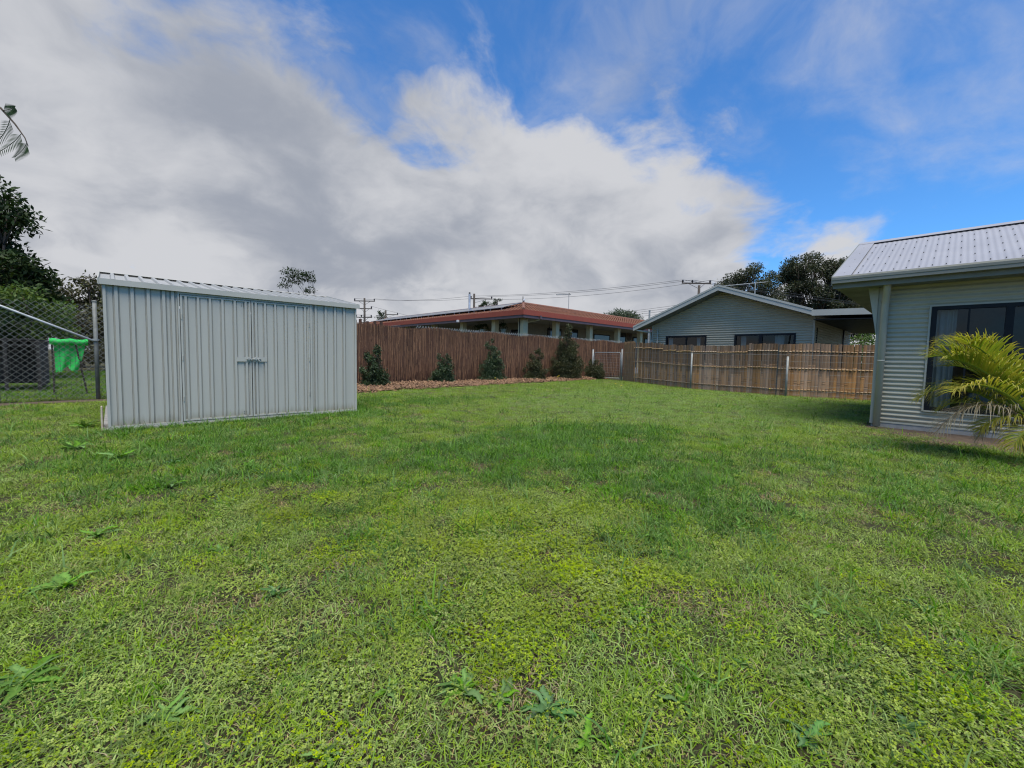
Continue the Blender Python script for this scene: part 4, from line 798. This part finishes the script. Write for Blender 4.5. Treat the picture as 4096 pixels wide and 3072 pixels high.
# bunya pine tops and a small conifer by the far pole
for k, (x, y, h) in enumerate(((72.0, 85.2, 15.6), (74.0, 83.4, 16.3), (70.6, 86.6, 14.6))):
    t_ = thing('bunya_pine', ('middle-height distant bunya pine above the solar panels', 'tallest distant bunya pine above the solar panels', 'shortest distant bunya pine above the solar panels')[k], 'tree', (x, y, 0), 'distant pines over the tiled roof'); mb = MB(); mb.tube([(x, y, 0), (x, y, h)], [.5, .12], 6); C = []
    for j in range(26):
        an = r.uniform(0, 6.283); zz_ = h - r.uniform(0, 4.5) ** 1.0; L_ = .7 + (h - zz_) * .28; e = (x + math.cos(an) * L_, y + math.sin(an) * L_, zz_ + L_ * .5); mb.tube([(x, y, zz_), e], [.06, .03], 4)
        for q_ in range(40): C.append((e[0] + r.normal() * .22, e[1] + r.normal() * .22, e[2] + r.normal() * .14))
    mb.build('trunk', M['bark'], t_); add_leaves('crown', t_, C, .3, M['leaf_dark'], seed=70 + k)
t_ = thing('small_conifer', 'small dark conifer with ragged tiers beside the leaning far pole', 'tree', (32.9, 66.4, 0)); mb = MB(); mb.tube([(32.9, 66.4, 0), (32.9, 66.4, 8.2)], [.2, .05], 6); C = []
for j in range(60):
    f_ = r.uniform(0, 1); z = 5.2 + 3. * f_; an = r.uniform(0, 6.283); L_ = 1.5 * (1 - .55 * f_) * r.uniform(.5, 1)
    for q_ in np.linspace(.3, 1, 14): C.append((32.9 + math.cos(an) * L_ * q_ + r.normal() * .06, 66.4 + math.sin(an) * L_ * q_ + r.normal() * .06, z + .35 * q_ * q_ + r.normal() * .05))
mb.build('trunk', M['bark'], t_); add_leaves('crown', t_, C, .26, M['leaf_dark'], seed=77)

# ------------------------------------------------------------------ power poles and lines
def pole(x, y, h, label, arms, ex=()):
    t_ = thing('power_pole', label, 'power pole', (x, y, 0), 'power poles beyond the houses'); MB().tube([(x, y, 0), (x, y, h)], [.19, .13], 8).build('shaft', M['pole'], t_, smooth=True)
    d = Vector((math.cos(YAW), -math.sin(YAW), 0)); att = []
    for z, L_, off_, ins in arms:
        c = Vector((x, y, z)) + d * off_; a_, b_ = c - d * L_ / 2, c + d * L_ / 2; MB().bar(a_, b_, .10, .12).build('crossarm', M['pole'], t_)
        for f_ in ins:
            p = a_.lerp(b_, f_); MB().tube([p + Vector((0, 0, .05)), p + Vector((0, 0, .18)), p + Vector((0, 0, .34))], [.03, .11, .07], 6).build('insulator', M['ceramic'], t_); att.append(p + Vector((0, 0, .34)))
        for sg in (-1, 1): MB().bar(c + d * sg * L_ * .3, Vector((x, y, z - .55)), .035).build('arm_brace', M['galv_dark'], t_)
    for a_, b_, r_ in ex: MB().tube([Vector((x, y, 0)) + d * a_[0] + Zv * a_[1], Vector((x, y, 0)) + d * b_[0] + Zv * b_[1]], r_, 6).build('street_light_arm', M['galv_dark'], t_)
    return att
A1 = pole(25.59, 56.67, 8.95, 'dark timber power pole with four crossarms near the shed roof end', [(8.55, 2.9, 0, (.03, .5, .97)), (7.5, 1.9, .1, (.05, .95)), (6.3, 2.3, -.1, (.05, .35, .95)), (5.6, 1.5, 0, ())], [((0, 4.6), (3.1, 5.1), .05), ((0, 4.9), (-2.3, 5.0), .04)])
A2 = pole(33.4, 65.8, 8.6, 'distant short-topped power pole beside the small conifer', [(7.9, 2.2, 1.0, (.95,))])
A3 = pole(34.75, 43.77, 9.4, 'power pole with one lopsided crossarm behind the tiled roof', [(8.75, 2.9, .95, (.03, .97)), (5.6, 2.0, .3, (.4,))])
A4 = pole(44.0, 18.24, 8.9, 'thick power pole with three raised insulators behind the gable roof', [(9.1, 3.0, -.3, (.03, .36, .97)), (6.6, 2.2, -.7, (.1, .5))])
def cable(a_, b_, sag, label, r_=.016):
    a_, b_ = Vector(a_), Vector(b_); pts = [a_.lerp(b_, k / 16.) - Vector((0, 0, sag * 4 * (k / 16.) * (1 - k / 16.))) for k in range(17)]
    mb = MB().tube(pts, r_, 4); tag(mb.build('power_cable', M['cable'], loc=tuple(a_)), label, 'power cable', 'overhead power cables')
off_pole = Vector((70, -28, 9.6))
for k in range(3): cable(A4[k], A4[k] + Vector((60, -21, .3)), .5, 'overhead cable from the gable-roof pole to the tall trees, %s insulator' % ('tied to its end', 'tied to its middle', 'tied to its lone far')[k])
cable(A3[0], A4[0], .35, 'uppermost cable between the lopsided pole and the gable-roof pole'); cable(A3[1], A4[1], .35, 'middle cable between the lopsided pole and the gable-roof pole'); cable(A3[1] + Vector((0, 0, -.4)), A4[2], .5, 'slackest upper cable between the lopsided pole and the gable-roof pole')
for k, dz in enumerate((0, -.22, -.44, -.7)): cable(A3[2] + Vector((0, 0, dz - .1)), A4[3] + Vector((0, 0, dz)), .45, ('topmost of the four lower cables above the terracotta ridge', 'second from top of the four lower cables above the terracotta ridge', 'third from top of the four lower cables above the terracotta ridge', 'lowest of the four lower cables above the terracotta ridge')[k], .014)
cable(A1[0], A3[0], .4, 'cable from the top arm near end of the four-armed pole to the lopsided pole'); cable(A1[2], A3[1], .4, 'cable from the top arm far end of the four-armed pole to the lopsided pole')
cable(A1[5], A3[2], .4, 'lowest cable from the four-armed pole to the lopsided pole'); cable(A1[4], (60, 60, 4.4), .2, 'overhead service cable sloping down behind the white solar edge', .014); cable(A1[7], (-6, 75, 6.4), .3, 'overhead cable leaving the four-armed pole behind the shed')

# ------------------------------------------------------------------ palm by the cottage
palm = thing('cane_palm', 'young cane palm with yellow-green and dried fronds beside the cottage wall', 'palm', (7.62, -.72, 0))
for k, (dx, dy, h, rr) in enumerate(((0, 0, .62, .05), (.10, -.10, .5, .042), (-.09, -.07, .42, .038), (.05, .11, .35, .035))):
    MB().tube([(7.72 + dx, -.86 + dy, -.02), (7.72 + dx * 1.3, -.84 + dy * 1.3, h * .5), (7.70 + dx * 1.2, -.80 + dy * 1.2, h)], [rr * 1.2, rr, rr * .8], 10).build('cane', M['palm_stalk'], palm, smooth=True)
def frond(root, dirv, length, rise, droop, nl, ll, mt, seed, curl=0., dry=0.):
    r = np.random.default_rng(seed); root = Vector(root); d = Vector((dirv[0], dirv[1], 0)).normalized(); side = Vector((-d.y, d.x, 0))
    def pt(s_): return root + d * length * (s_ - .12 * s_ ** 3) + Zv * (rise * s_ - droop * s_ ** 2.2)
    mb = MB(); N_ = 14; mb.tube([pt(k / N_) for k in range(N_ + 1)], [.013 * (1 - .8 * k / N_) + .002 for k in range(N_ + 1)], 5); nv0 = len(mb.v); att = [.2] * nv0
    for k in range(nl):
        s_ = .16 + .84 * (k + .5) / nl; p = pt(s_); tn = (pt(min(1, s_ + .02)) - pt(s_ - .02)).normalized()
        for sg in (-1, 1):
            L_ = ll * (math.sin(math.pi * min(.98, .12 + .86 * s_)) ** .6) * r.uniform(.85, 1.1); up = (side.cross(tn) * -1).normalized(); up = up if up.z > 0 else -up
            dv = (side * sg * .78 + tn * (.55 + .5 * s_) + up * (.42 - curl) + Vector(r.normal(size=3)) * (.05 + .12 * dry)).normalized(); wdv = dv.cross(up).normalized() * .0072 * (1 - .35 * dry)
            q0 = p; q1 = p + dv * L_ * .5 + up * L_ * .03; q2 = p + dv * L_ + Zv * (-L_ * (.16 + curl + .25 * dry)) + Vector(r.normal(size=3)) * .02
            dp = r.uniform(.10, .30) + curl * .8 + .25 * dry; jt = Vector(r.normal(size=3)) * .012; rows = []
            for f_, wk in ((0, .55), (.35, 1.), (.7, .8)): c_ = p + dv * L_ * f_ + up * L_ * .06 * f_ - Zv * (L_ * dp * f_ ** 2.2) + jt * f_; rows += [c_ - wdv * wk, c_ + wdv * wk]
            tip = p + dv * L_ * (1 - .15 * dp) - Zv * (L_ * dp * 1.15) + jt * 1.6
            i = len(mb.v); mb.v += [tuple(v_) for v_ in rows] + [tuple(tip)]; mb.f += [(i, i + 1, i + 3, i + 2), (i + 2, i + 3, i + 5, i + 4), (i + 4, i + 5, i + 6)]
            tv = r.uniform(0, .55) + .25 * dry; att += [tv] * 4 + [min(1, tv + .2)] * 2 + [min(1, tv + .6)]
    o = mb.build('frond', mt, palm); a_ = o.data.attributes.new('vary', 'FLOAT', 'POINT'); a_.data.foreach_set('value', att); return o
FR = [  # root, heading, length, rise, droop, leaflets, leaflet length, dry
    ((7.66, -.72, .55), (-.55, .80), 1.05, 1.15, .62, 34, .40, 0, 0), ((7.7, -.8, .6), (-.15, .6), .85, 1.25, .55, 34, .42, 0, 0), ((7.6, -.75, .5), (-.8, .75), 1.15, .95, .72, 32, .34, 1, 0),
    ((7.62, -.72, .45), (-.62, .78), 1.12, .75, .95, 32, .30, 2, .10), ((7.6, -.7, .35), (-.75, .5), .95, .42, .85, 30, .28, 1, .15), ((7.75, -.75, .6), (.5, .5), .85, 1.0, .5, 30, .38, 0, 0),
    ((7.7, -.85, .6), (.2, -.8), 1.0, 1.1, .6, 30, .38, 0, 0), ((7.6, -.8, .5), (-.9, -.4), 1.0, .9, .7, 30, .36, 0, 0), ((7.65, -.72, .3), (-.25, .7), .85, .35, .6, 26, .26, 2, .2), ((7.6, -.7, .3), (-.9, .2), .9, .5, .85, 28, .28, 1, .1), ((7.7, -.7, .5), (.05, .8), .9, .75, .62, 30, .34, 1, .05), ((7.62, -.75, .2), (-.5, .6), .75, .2, .40, 26, .22, 2, .2)]
FR = FR[:4] + FR[5:8] + FR[9:11]
FR += [((7.74, -.66, .6), (-.7, .55), .95, 1.25, .6, 34, .40, 0, 0), ((7.78, -.7, .6), (.05, .9), .9, 1.35, .7, 34, .42, 0, 0), ((7.7, -.6, .5), (-.45, .95), 1.05, .95, .85, 34, .34, 1, .05), ((7.72, -.7, .3), (-.6, .5), .8, .45, .55, 30, .26, 1, .1), ((7.7, -.6, .4), (-.2, .7), .75, .7, .6, 30, .3, 1, .05), ((7.72, -.62, .55), (-.35, .85), .95, 1.3, .75, 36, .42, 0, 0), ((7.75, -.68, .5), (.15, .75), .8, 1.15, .65, 34, .42, 0, 0), ((7.72, -.7, .42), (-.1, .55), .6, .5, .35, 30, .26, 2, .1)]
FR = [f_ for f_ in FR if f_[3] > .55 or f_[7] == 2] + [((7.72, -.82, .42), (-.5, .7), .72, .40, .50, 30, .28, 1, .1), ((7.74, -.84, .36), (-.15, .7), .62, .35, .5, 30, .26, 2, .1), ((7.7, -.84, .34), (-.85, .5), .62, .35, .5, 28, .26, 1, .1), ((7.74, -.84, .5), (-.3, .6), .6, .8, .4, 32, .36, 1, .0)]
for k, (ro, dv, L_, ri, dr, nl, ll, dry, cu) in enumerate(FR): frond(ro, dv, L_, ri * 1.08, dr, int(nl * 1.7), ll * 1.15, M['palm'] if dry < 2 else M['palm_dry'], 300 + k, cu, .5 * dry)

# hanging feathery branch reaching into view at the upper left
hbk = thing('overhanging_branch', 'thin tree branch with feathery drooping leaves reaching in above the dark tree', 'branch', (-3.0, 9.6, 0))
MB().tube([(-3.1, 9.7, -.05), (-2.95, 9.6, 2.2), (-2.5, 9.3, 4.1), (-1.9, 8.9, 4.55), (-1.3, 8.42, 4.30), (-.88, 8.04, 3.97), (-.76, 7.91, 3.78), (-.68, 7.82, 3.62), (-.655, 7.79, 3.52)], [.09, .07, .045, .03, .02, .012, .009, .006, .004], 7).build('limb', M['bark'], hbk, smooth=True)
rr = np.random.default_rng(9)
dl = Vector((-math.cos(YAW), math.sin(YAW), 0))
for k, (p0, L_) in enumerate((((-.92, 8.07, 3.99), .36), ((-.80, 7.95, 3.84), .42), ((-.71, 7.86, 3.67), .34), ((-.665, 7.80, 3.56), .22), ((-1.05, 8.18, 4.08), .4), ((-1.2, 8.3, 4.2), .35), ((-1.5, 8.6, 4.38), .4), ((-1.8, 8.8, 4.5), .4), ((-.86, 8.0, 3.93), .16))):
    p0 = Vector(p0); mb = MB(); att = []; tipd = dl * .62 + Vector((0, 0, -.78)) + Vector((rr.normal() * .12, rr.normal() * .12, 0))
    if k == 8: tipd = -dl * .9 + Vector((0, 0, .25))
    pt = lambda s_: p0 + tipd * L_ * s_ + dl * (-.10) * L_ * math.sin(s_ * 3.0)
    mb.tube([pt(s_ / 8) for s_ in range(9)], .0035, 4); att += [.1] * len(mb.v)
    for s_ in np.linspace(.08, 1, 17):
        p = pt(float(s_)); tn = tipd.normalized(); sdv = tn.cross(Vector(Fh)).normalized()
        for sg in (-1, 1):
            ll = .11 * (1.1 - .7 * float(s_)); e = p + (sdv * sg + tn * .55).normalized() * ll + Vector((0, 0, -.02)); wv_ = tn * .0062; i = len(mb.v)
            mb.v += [tuple(p - wv_ * .4), tuple(p + wv_ * .4), tuple(p.lerp(e, .5) + wv_), tuple(e), tuple(p.lerp(e, .5) - wv_)]; mb.f += [(i, i + 1, i + 2, i + 3, i + 4)]; att += [float(rr.uniform(0, .8))] * 5
    o = mb.build('feathery_leaf', M['leaf_dark'], hbk); a_ = o.data.attributes.new('vary', 'FLOAT', 'POINT'); a_.data.foreach_set('value', att)

# ------------------------------------------------------------------ lawn
def blades(n, rad, h0, h1, wd0, wd1, lean, seed, seg=2):
    "a tuft: n tapering curved blades"
    r = np.random.default_rng(seed); a = r.uniform(0, 6.283, n); q = rad * np.sqrt(r.uniform(0, 1, n)); base = np.stack([np.cos(a) * q, np.sin(a) * q, np.full(n, -.004)], 1)
    an = r.uniform(0, 6.283, n); d = np.stack([np.cos(an), np.sin(an), np.zeros(n)], 1); s_ = np.stack([-np.sin(an), np.cos(an), np.zeros(n)], 1); tw = r.normal(0, .5, n); s_ = s_ * np.cos(tw)[:, None] + d * np.sin(tw)[:, None]
    L = r.uniform(h0, h1, n); w_ = r.uniform(wd0, wd1, n); ln_ = np.clip(r.normal(lean, .35, n), .05, 1.5)
    rows = []
    for k in range(seg + 1):
        f_ = k / seg; ang = ln_ * (.45 + .8 * f_); c = base + d * (L * f_ * np.sin(ang))[:, None] + np.array([0, 0, 1.]) * (L * f_ * np.cos(np.minimum(ang, 1.62)))[:, None]
        hw = w_ * (1 - .78 * f_ ** 1.6) * .5; rows.append((c - s_ * hw[:, None], c + s_ * hw[:, None]))
    V = np.stack([x for row in rows for x in row], 1); per = 2 * (seg + 1); vary = r.uniform(0, 1., n) ** 1.6
    Fq = np.concatenate([np.stack([np.arange(n) * per + 2 * k, np.arange(n) * per + 2 * k + 1, np.arange(n) * per + 2 * k + 3, np.arange(n) * per + 2 * k + 2], 1) for k in range(seg)])
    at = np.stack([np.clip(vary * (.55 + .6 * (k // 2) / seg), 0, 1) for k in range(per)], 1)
    return V.reshape(-1, 3), Fq, at.ravel()
def clover_tuft(n, rad, seed):
    r = np.random.default_rng(seed); V, Fq, at = [], [], []
    for k in range(n):
        a = r.uniform(0, 6.283); q = rad * math.sqrt(r.uniform(0, 1)); z = r.uniform(.006, .034); c = np.array([math.cos(a) * q, math.sin(a) * q, z]); s_ = r.uniform(.0028, .0052); tilt = r.normal(0, .3, 2); v_ = r.uniform(0, .8); a0 = r.uniform(0, 6.283)
        for j in range(3):
            an = a0 + j * 2.094; d = np.array([math.cos(an), math.sin(an), tilt[0] * math.cos(an) + tilt[1] * math.sin(an) + .15]); p = np.array([-math.sin(an), math.cos(an), 0])
            i = len(V); V += [c, c + d * s_ * .75 + p * s_ * .62, c + d * s_ * 1.35, c + d * s_ * .75 - p * s_ * .62]; Fq.append((i, i + 1, i + 2, i + 3)); at += [v_ * .6, v_, v_, v_]
    return np.array(V), np.array(Fq), np.array(at)
src = bpy.data.collections.new('turf_tufts')
TUFTS = []
def tuft(data, mt):
    k = len(TUFTS); me = fast_mesh('tuft_%02d' % k, data[0], data[1], 4, data[2]); me.materials.append(mt); o = bpy.data.objects.new('tuft_%02d' % k, me); src.objects.link(o); TUFTS.append(o); return k
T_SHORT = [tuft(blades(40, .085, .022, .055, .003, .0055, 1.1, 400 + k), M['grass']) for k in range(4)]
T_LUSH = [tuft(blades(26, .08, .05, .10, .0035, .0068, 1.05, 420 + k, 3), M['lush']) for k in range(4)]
T_CLOV = [tuft(clover_tuft(95, .09, 440 + k), M['clover']) for k in range(3)]
T_DRY = [tuft(blades(20, .07, .02, .05, .002, .0036, 1.05, 460 + k), M['straw']) for k in range(2)]
M['fine_turf'] = mat('fine_pale_blade', (.155, .262, .058), .7, 0, (.20, .30, .07), .5, attr=(.32, .44, .13), rand=.2, trans=.25, spec=.12, space='World')  # paler blade colour, mixed in mostly over the far lawn
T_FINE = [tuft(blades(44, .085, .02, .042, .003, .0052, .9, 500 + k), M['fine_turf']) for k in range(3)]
T_BLADE = [tuft(blades(7, .05, .07, .13, .005, .009, .85, 480 + k, 3), M['lush']) for k in range(2)]
def gauss(x, y, cx_, cy_, sx, sy): return np.exp(-((x - cx_) / sx) ** 2 - ((y - cy_) / sy) ** 2)
def in_lawn(x, y):
    ok = np.ones(len(x), bool)
    ok &= ~((x > SX0 - .06) & (x < SX1 + .05) & (y > SY0 - .03) & (y < SY1))
    bedf = np.interp(x, MX, MY) + .09 * np.sin(x * 3.1) + .06 * np.sin(x * 7.7)
    ok &= ~((x > 3.2) & (x < 20.2) & (y > bedf + RNG.normal(0, .05, len(x))))
    sf = np.interp(y, [-3.7, -2., -.5, -.08, .55, .95], [7.7, 7.75, 8.3, 8.5, 8.95, 9.4]) + .06 * np.sin(y * 9) + .04 * np.sin(y * 23); ok &= ~((y < 1.0) & (x > sf + RNG.normal(.12, .28, len(x)))); ok &= ~((x > 9.7) & (y < .92) )
    fx = np.interp(y, [p[1] for p in BP], [p[0] for p in BP]); ok &= x < fx + .15
    ok &= ~((x < .2) & (y > 12.25 + RNG.normal(0, .1, len(x))) & (y < 13.1))
    return ok
PTS, TY, SC = [], [], []
for d0, d1, dens, k_sc in ((0., 3.2, 500, 1.), (3.2, 6.5, 290, 1.08), (6.5, 11., 190, 1.25), (11., 24., 100, 1.5)):
    x0, x1, y0, y1 = -3.5, min(19.6, d1), -2.6, min(14.8, d1)
    n = int((x1 - x0) * (y1 - y0) * dens); x = RNG.uniform(x0, x1, n); y = RNG.uniform(y0, y1, n); d = np.hypot(x, y)
    f_ = x * math.sin(YAW) + y * math.cos(YAW); keep = (d >= d0) & (d < d1) & (f_ > .25) & in_lawn(x, y); x, y = x[keep], y[keep]; n = len(x)
    lush = 1.9 * gauss(x, y, 3.7, 3.5, 1.5, .95) + 1.3 * gauss(x, y, 5.3, 3.7, 1.2, .8) + .6 * gauss(x, y, 2.1, 3.9, .9, .5) + .6 * gauss(x, y, 4.0, 1.5, 1.3, .6) + .6 * gauss(x, y, .2, 6.4, 1.6, 1.2) + .5 * gauss(x, y, 2., 7.2, 1.8, .5) + .7 * gauss(x, y, 4.5, 8.5, 1.3, 1.2) + (fbm(x * .9, y * .9, 3) - .5) * 2.0
    clov = .95 * gauss(x, y, 1.75, 2.1, .75, .75) + .7 * gauss(x, y, 1.1, 1.6, .55, .5) + .6 * gauss(x, y, 2.05, 1.45, .5, .5) + .6 * gauss(x, y, 1.55, 1.05, .3, .25) + .5 * gauss(x, y, 1.6, 3.2, .7, .35) + .35 * gauss(x, y, .6, 3.2, .8, .8) + (fbm(x * 2.6 + 7, y * 2.6, 9) - .56) * 1.9
    dry = (fbm(x * 3.4, y * 3.4 + 3, 21) - .58) * 3.4 + .25 * gauss(x, y, .5, 2.5, .7, .5) + .5 * np.clip((x - 7.6) / .8, 0, 1) * (y < 1.1) * 1.6
    u = RNG.uniform(0, 1, n); ty = np.full(n, -1)
    pick = lambda arr: np.array(arr)[RNG.integers(0, len(arr), n)]
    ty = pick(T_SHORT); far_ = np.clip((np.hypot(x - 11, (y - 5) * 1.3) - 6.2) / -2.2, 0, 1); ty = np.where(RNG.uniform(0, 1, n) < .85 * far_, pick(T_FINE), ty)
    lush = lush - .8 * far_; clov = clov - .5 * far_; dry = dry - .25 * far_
    ty = np.where(u < np.clip(lush * .95, .02, .92) * np.clip(1.25 - np.hypot(x, y) / 14, .12, 1), pick(T_LUSH), ty)
    ty = np.where(RNG.uniform(0, 1, n) < np.clip(clov * .62, .06, .42) * np.clip(1.3 - np.hypot(x, y) / 9, .1, 1), pick(T_CLOV), ty)
    ty = np.where(RNG.uniform(0, 1, n) < np.clip(dry, .12, .65), pick(T_DRY), ty)
    ty = np.where(RNG.uniform(0, 1, n) < .012 + .02 * (lush > .4), pick(T_BLADE), ty)
    PTS.append(np.stack([x, y, np.zeros(n)], 1)); TY.append(ty); SC.append(k_sc * RNG.uniform(.75, 1.25, n) * (.85 + .35 * fbm(x * .6, y * .6, 40)))
# grass beyond the chain-link fence, coarser
n = 5200; x = RNG.uniform(-5, 3, n); y = RNG.uniform(13.1, 30, n); x = x - (y - 13) * .1; PTS.append(np.stack([x, y, np.zeros(n)], 1)); TY.append(np.where(RNG.uniform(0, 1, n) < .4, T_LUSH[0], T_SHORT[1])); SC.append(RNG.uniform(1.2, 2., n))
# untrimmed grass along the shed foot
n = 260; x = RNG.uniform(SX0 - .1, SX1 + .15, n); y = SY0 - .06 - np.abs(RNG.normal(0, .07, n)); PTS.append(np.stack([x, y, np.zeros(n)], 1)); TY.append(np.array(T_LUSH + T_BLADE)[RNG.integers(0, len(T_LUSH + T_BLADE), n)]); SC.append(RNG.uniform(.8, 1.5, n))
PTS = np.concatenate(PTS); TY = np.concatenate(TY); SC = np.concatenate(SC); n = len(PTS)
me = bpy.data.meshes.new('lawn_grass'); me.vertices.add(n); me.vertices.foreach_set('co', PTS.astype(np.float32).ravel())
for nm, typ, val in (('tuft_type', 'INT', TY.astype(np.int32)), ('tuft_scale', 'FLOAT', SC.astype(np.float32)), ('tuft_turn', 'FLOAT', RNG.uniform(0, 6.283, n).astype(np.float32))):
    a_ = me.attributes.new(nm, typ, 'POINT'); a_.data.foreach_set('value', val)
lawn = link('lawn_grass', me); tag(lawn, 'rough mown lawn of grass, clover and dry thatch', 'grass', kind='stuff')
ng = bpy.data.node_groups.new('scatter_turf', 'GeometryNodeTree'); ng.interface.new_socket('Geometry', in_out='INPUT', socket_type='NodeSocketGeometry'); ng.interface.new_socket('Geometry', in_out='OUTPUT', socket_type='NodeSocketGeometry')
gi = ng.nodes.new('NodeGroupInput'); go = ng.nodes.new('NodeGroupOutput'); ci = ng.nodes.new('GeometryNodeCollectionInfo'); ci.inputs['Collection'].default_value = src; ci.inputs['Separate Children'].default_value = True; ci.inputs['Reset Children'].default_value = True
iop = ng.nodes.new('GeometryNodeInstanceOnPoints'); iop.inputs['Pick Instance'].default_value = True
def named(nm, typ): q_ = ng.nodes.new('GeometryNodeInputNamedAttribute'); q_.data_type = typ; q_.inputs['Name'].default_value = nm; return [o for o in q_.outputs if o.enabled and o.name == 'Attribute'][0]
cxyz = ng.nodes.new('ShaderNodeCombineXYZ'); L_ = ng.links.new
L_(named('tuft_turn', 'FLOAT'), cxyz.inputs[2]); L_(cxyz.outputs[0], iop.inputs['Rotation']); L_(named('tuft_scale', 'FLOAT'), iop.inputs['Scale']); L_(named('tuft_type', 'INT'), iop.inputs['Instance Index'])
L_(gi.outputs[0], iop.inputs['Points']); L_(ci.outputs[0], iop.inputs['Instance']); L_(iop.outputs[0], go.inputs[0])
md = lawn.modifiers.new('scatter', 'NODES'); md.node_group = ng

# ------------------------------------------------------------------ broad-leaved weeds in the lawn
def weed_leaf(seed, L_=1., w_=.2, lobes=0.):
    r = random.Random(seed); mb = MB(); n_ = 14; A, B, C_ = [], [], []
    for k in range(n_ + 1):
        f_ = k / n_; hw = w_ * (math.sin(math.pi * min(1, f_ ** .75 * .93 + .05)) ** .8) * (1 + lobes * (1 if k % 2 else -1) * min(1, 1.6 - f_)) * .5 + .010; x = L_ * (f_ - .10 * f_ ** 3); z = L_ * (.34 * f_ - .36 * f_ ** 2)
        wob = .05 * math.sin(f_ * 9 + seed); A.append((x, -hw + wob, z + hw * .35)); B.append((x, wob, z)); C_.append((x, hw + wob, z + hw * .35))
    mb.strip(A, B); mb.strip(B, C_); me = mb.mesh('leaf'); at_ = me.attributes.new('vary', 'FLOAT', 'POINT'); vv = [r.uniform(0, .3)] * (n_ + 1); at_.data.foreach_set('value', vv + [.9] * (n_ + 1) + [.9] * (n_ + 1) + vv); me.polygons.foreach_set('use_smooth', [True] * len(me.polygons)); return me
WL = {}
for nm in ('weed', 'weed_blue'):
    WL[nm] = [weed_leaf(k, 1., (.15, .19, .22)[k % 3], (.12, .22, .3)[k % 3]) for k in range(3)]
    for me in WL[nm]: me.materials.append(M[nm])
def weed(x, y, size, n_, mtn, label, group, seed, up=0.):
    r = random.Random(seed); t_ = thing('lawn_weed', label, 'weed', (x, y, 0), group)
    for k in range(int(n_ * 1.6)):
        o = link('leaf', WL[mtn][r.randrange(3)], None, t_); o.location = (0, 0, .004); s_ = size * r.uniform(.42, 1.05); o.scale = (s_, s_ * r.uniform(.8, 1.15), s_)
        o.rotation_euler = (r.uniform(-.4, .4), -r.uniform(-.12, .5) - up, 2.4 * k + r.uniform(-.4, .4))
GW, GB = 'bright broad-leaved weed rosette flat in the open lawn', 'bluish-green broad-leaved weed rosette flat in the open lawn'
weed(-.30, 8.25, .26, 9, 'weed', 'large upright weed with pale strap leaves against the shed end wall', None, 1, .35)
weed(-.33, 6.54, .24, 9, 'weed', 'low spreading weed in the lawn between shed corner and open grass', 'weeds near the shed corner', 2, .1); weed(.02, 5.68, .2, 9, 'weed', 'low spreading weed in the lawn between shed corner and open grass', 'weeds near the shed corner', 3, .1)
for k, (x, y, s_, n_) in enumerate(((.80, 1.04, .115, 13), (.87, .93, .10, 8), (-.25, 2.04, .15, 9), (1.57, .87, .085, 9), (1.28, .53, .085, 6), (.87, 2.28, .09, 8), (.39, 2.7, .10, 8), (1.47, .95, .06, 7), (.39, 1.11, .08, 7), (.08, 1.56, .10, 7), (1.64, 3.48, .10, 8), (-.2, 2.75, .14, 8), (.62, 1.2, .07, 7), (2.4, 1.2, .10, 7), (3.0, .9, .11, 7), (2.2, .35, .09, 7), (.3, 4.3, .16, 8), (.9, 4.6, .13, 8), (-.1, 3.4, .15, 8), (2.7, 2.1, .10, 7), (.95, .66, .09, 6), (1.72, .28, .09, 6))): weed(x, y, s_, n_, 'weed', {0: 'fullest bright weed rosette with many toothed leaves, beside two other rosettes', 1: 'small bright weed rosette wedged between a fuller bright and a bluish rosette', 2: 'widest bright weed rosette with long pale leaves, standing alone', 16: 'wide bright weed in the grass some way out from the shed doors'}.get(k, GW), 'bright weeds in the lawn', 10 + k)
for k, (x, y, s_, n_) in enumerate(((.95, .80, .11, 11), (1.44, .22, .09, 13), (1.70, .02, .075, 9), (1.33, .9, .05, 7), (1.62, .45, .06, 7), (.5, 2.05, .09, 8), (.4, 5.2, .14, 8), (2.6, .02, .08, 8))): weed(x, y, s_, n_, 'weed_blue', {0: 'broadest bluish weed rosette, beside the fullest bright rosettes', 1: 'bluish weed rosette of many narrow crowded leaves', 6: 'bluish weed in the grass out from the shed corner'}.get(k, GB), 'bluish weeds in the lawn', 60 + k)
for k, (x, y, h) in enumerate(((12.6, 10.5, .42), (13.0, 10.9, .36), (15.8, 4.05, .22), (14.6, 9.2, .12), (14.2, 8.7, .1), (10.6, 12.0, .3))):
    t_ = thing('dandelion_flower', ('tallest yellow dandelion, in the lawn before the mulch bed', 'second tallest yellow dandelion, in the lawn before the mulch bed', 'yellow dandelion at the foot of the bamboo fence', 'short yellow dandelion in open lawn towards the wire gate', 'shortest yellow dandelion in open lawn towards the wire gate', 'yellow dandelion at the edge of the bark mulch')[k], 'flower', (x, y, 0), 'dandelions in the far lawn'); MB().tube([(x, y, 0), (x + .01, y, h * .6), (x + .02, y + .01, h)], .004, 4).build('stalk', M['weed'], t_); MB().sphere((x + .02, y + .01, h), (.028, .028, .014)).build('flower_head', M['yellow'], t_)
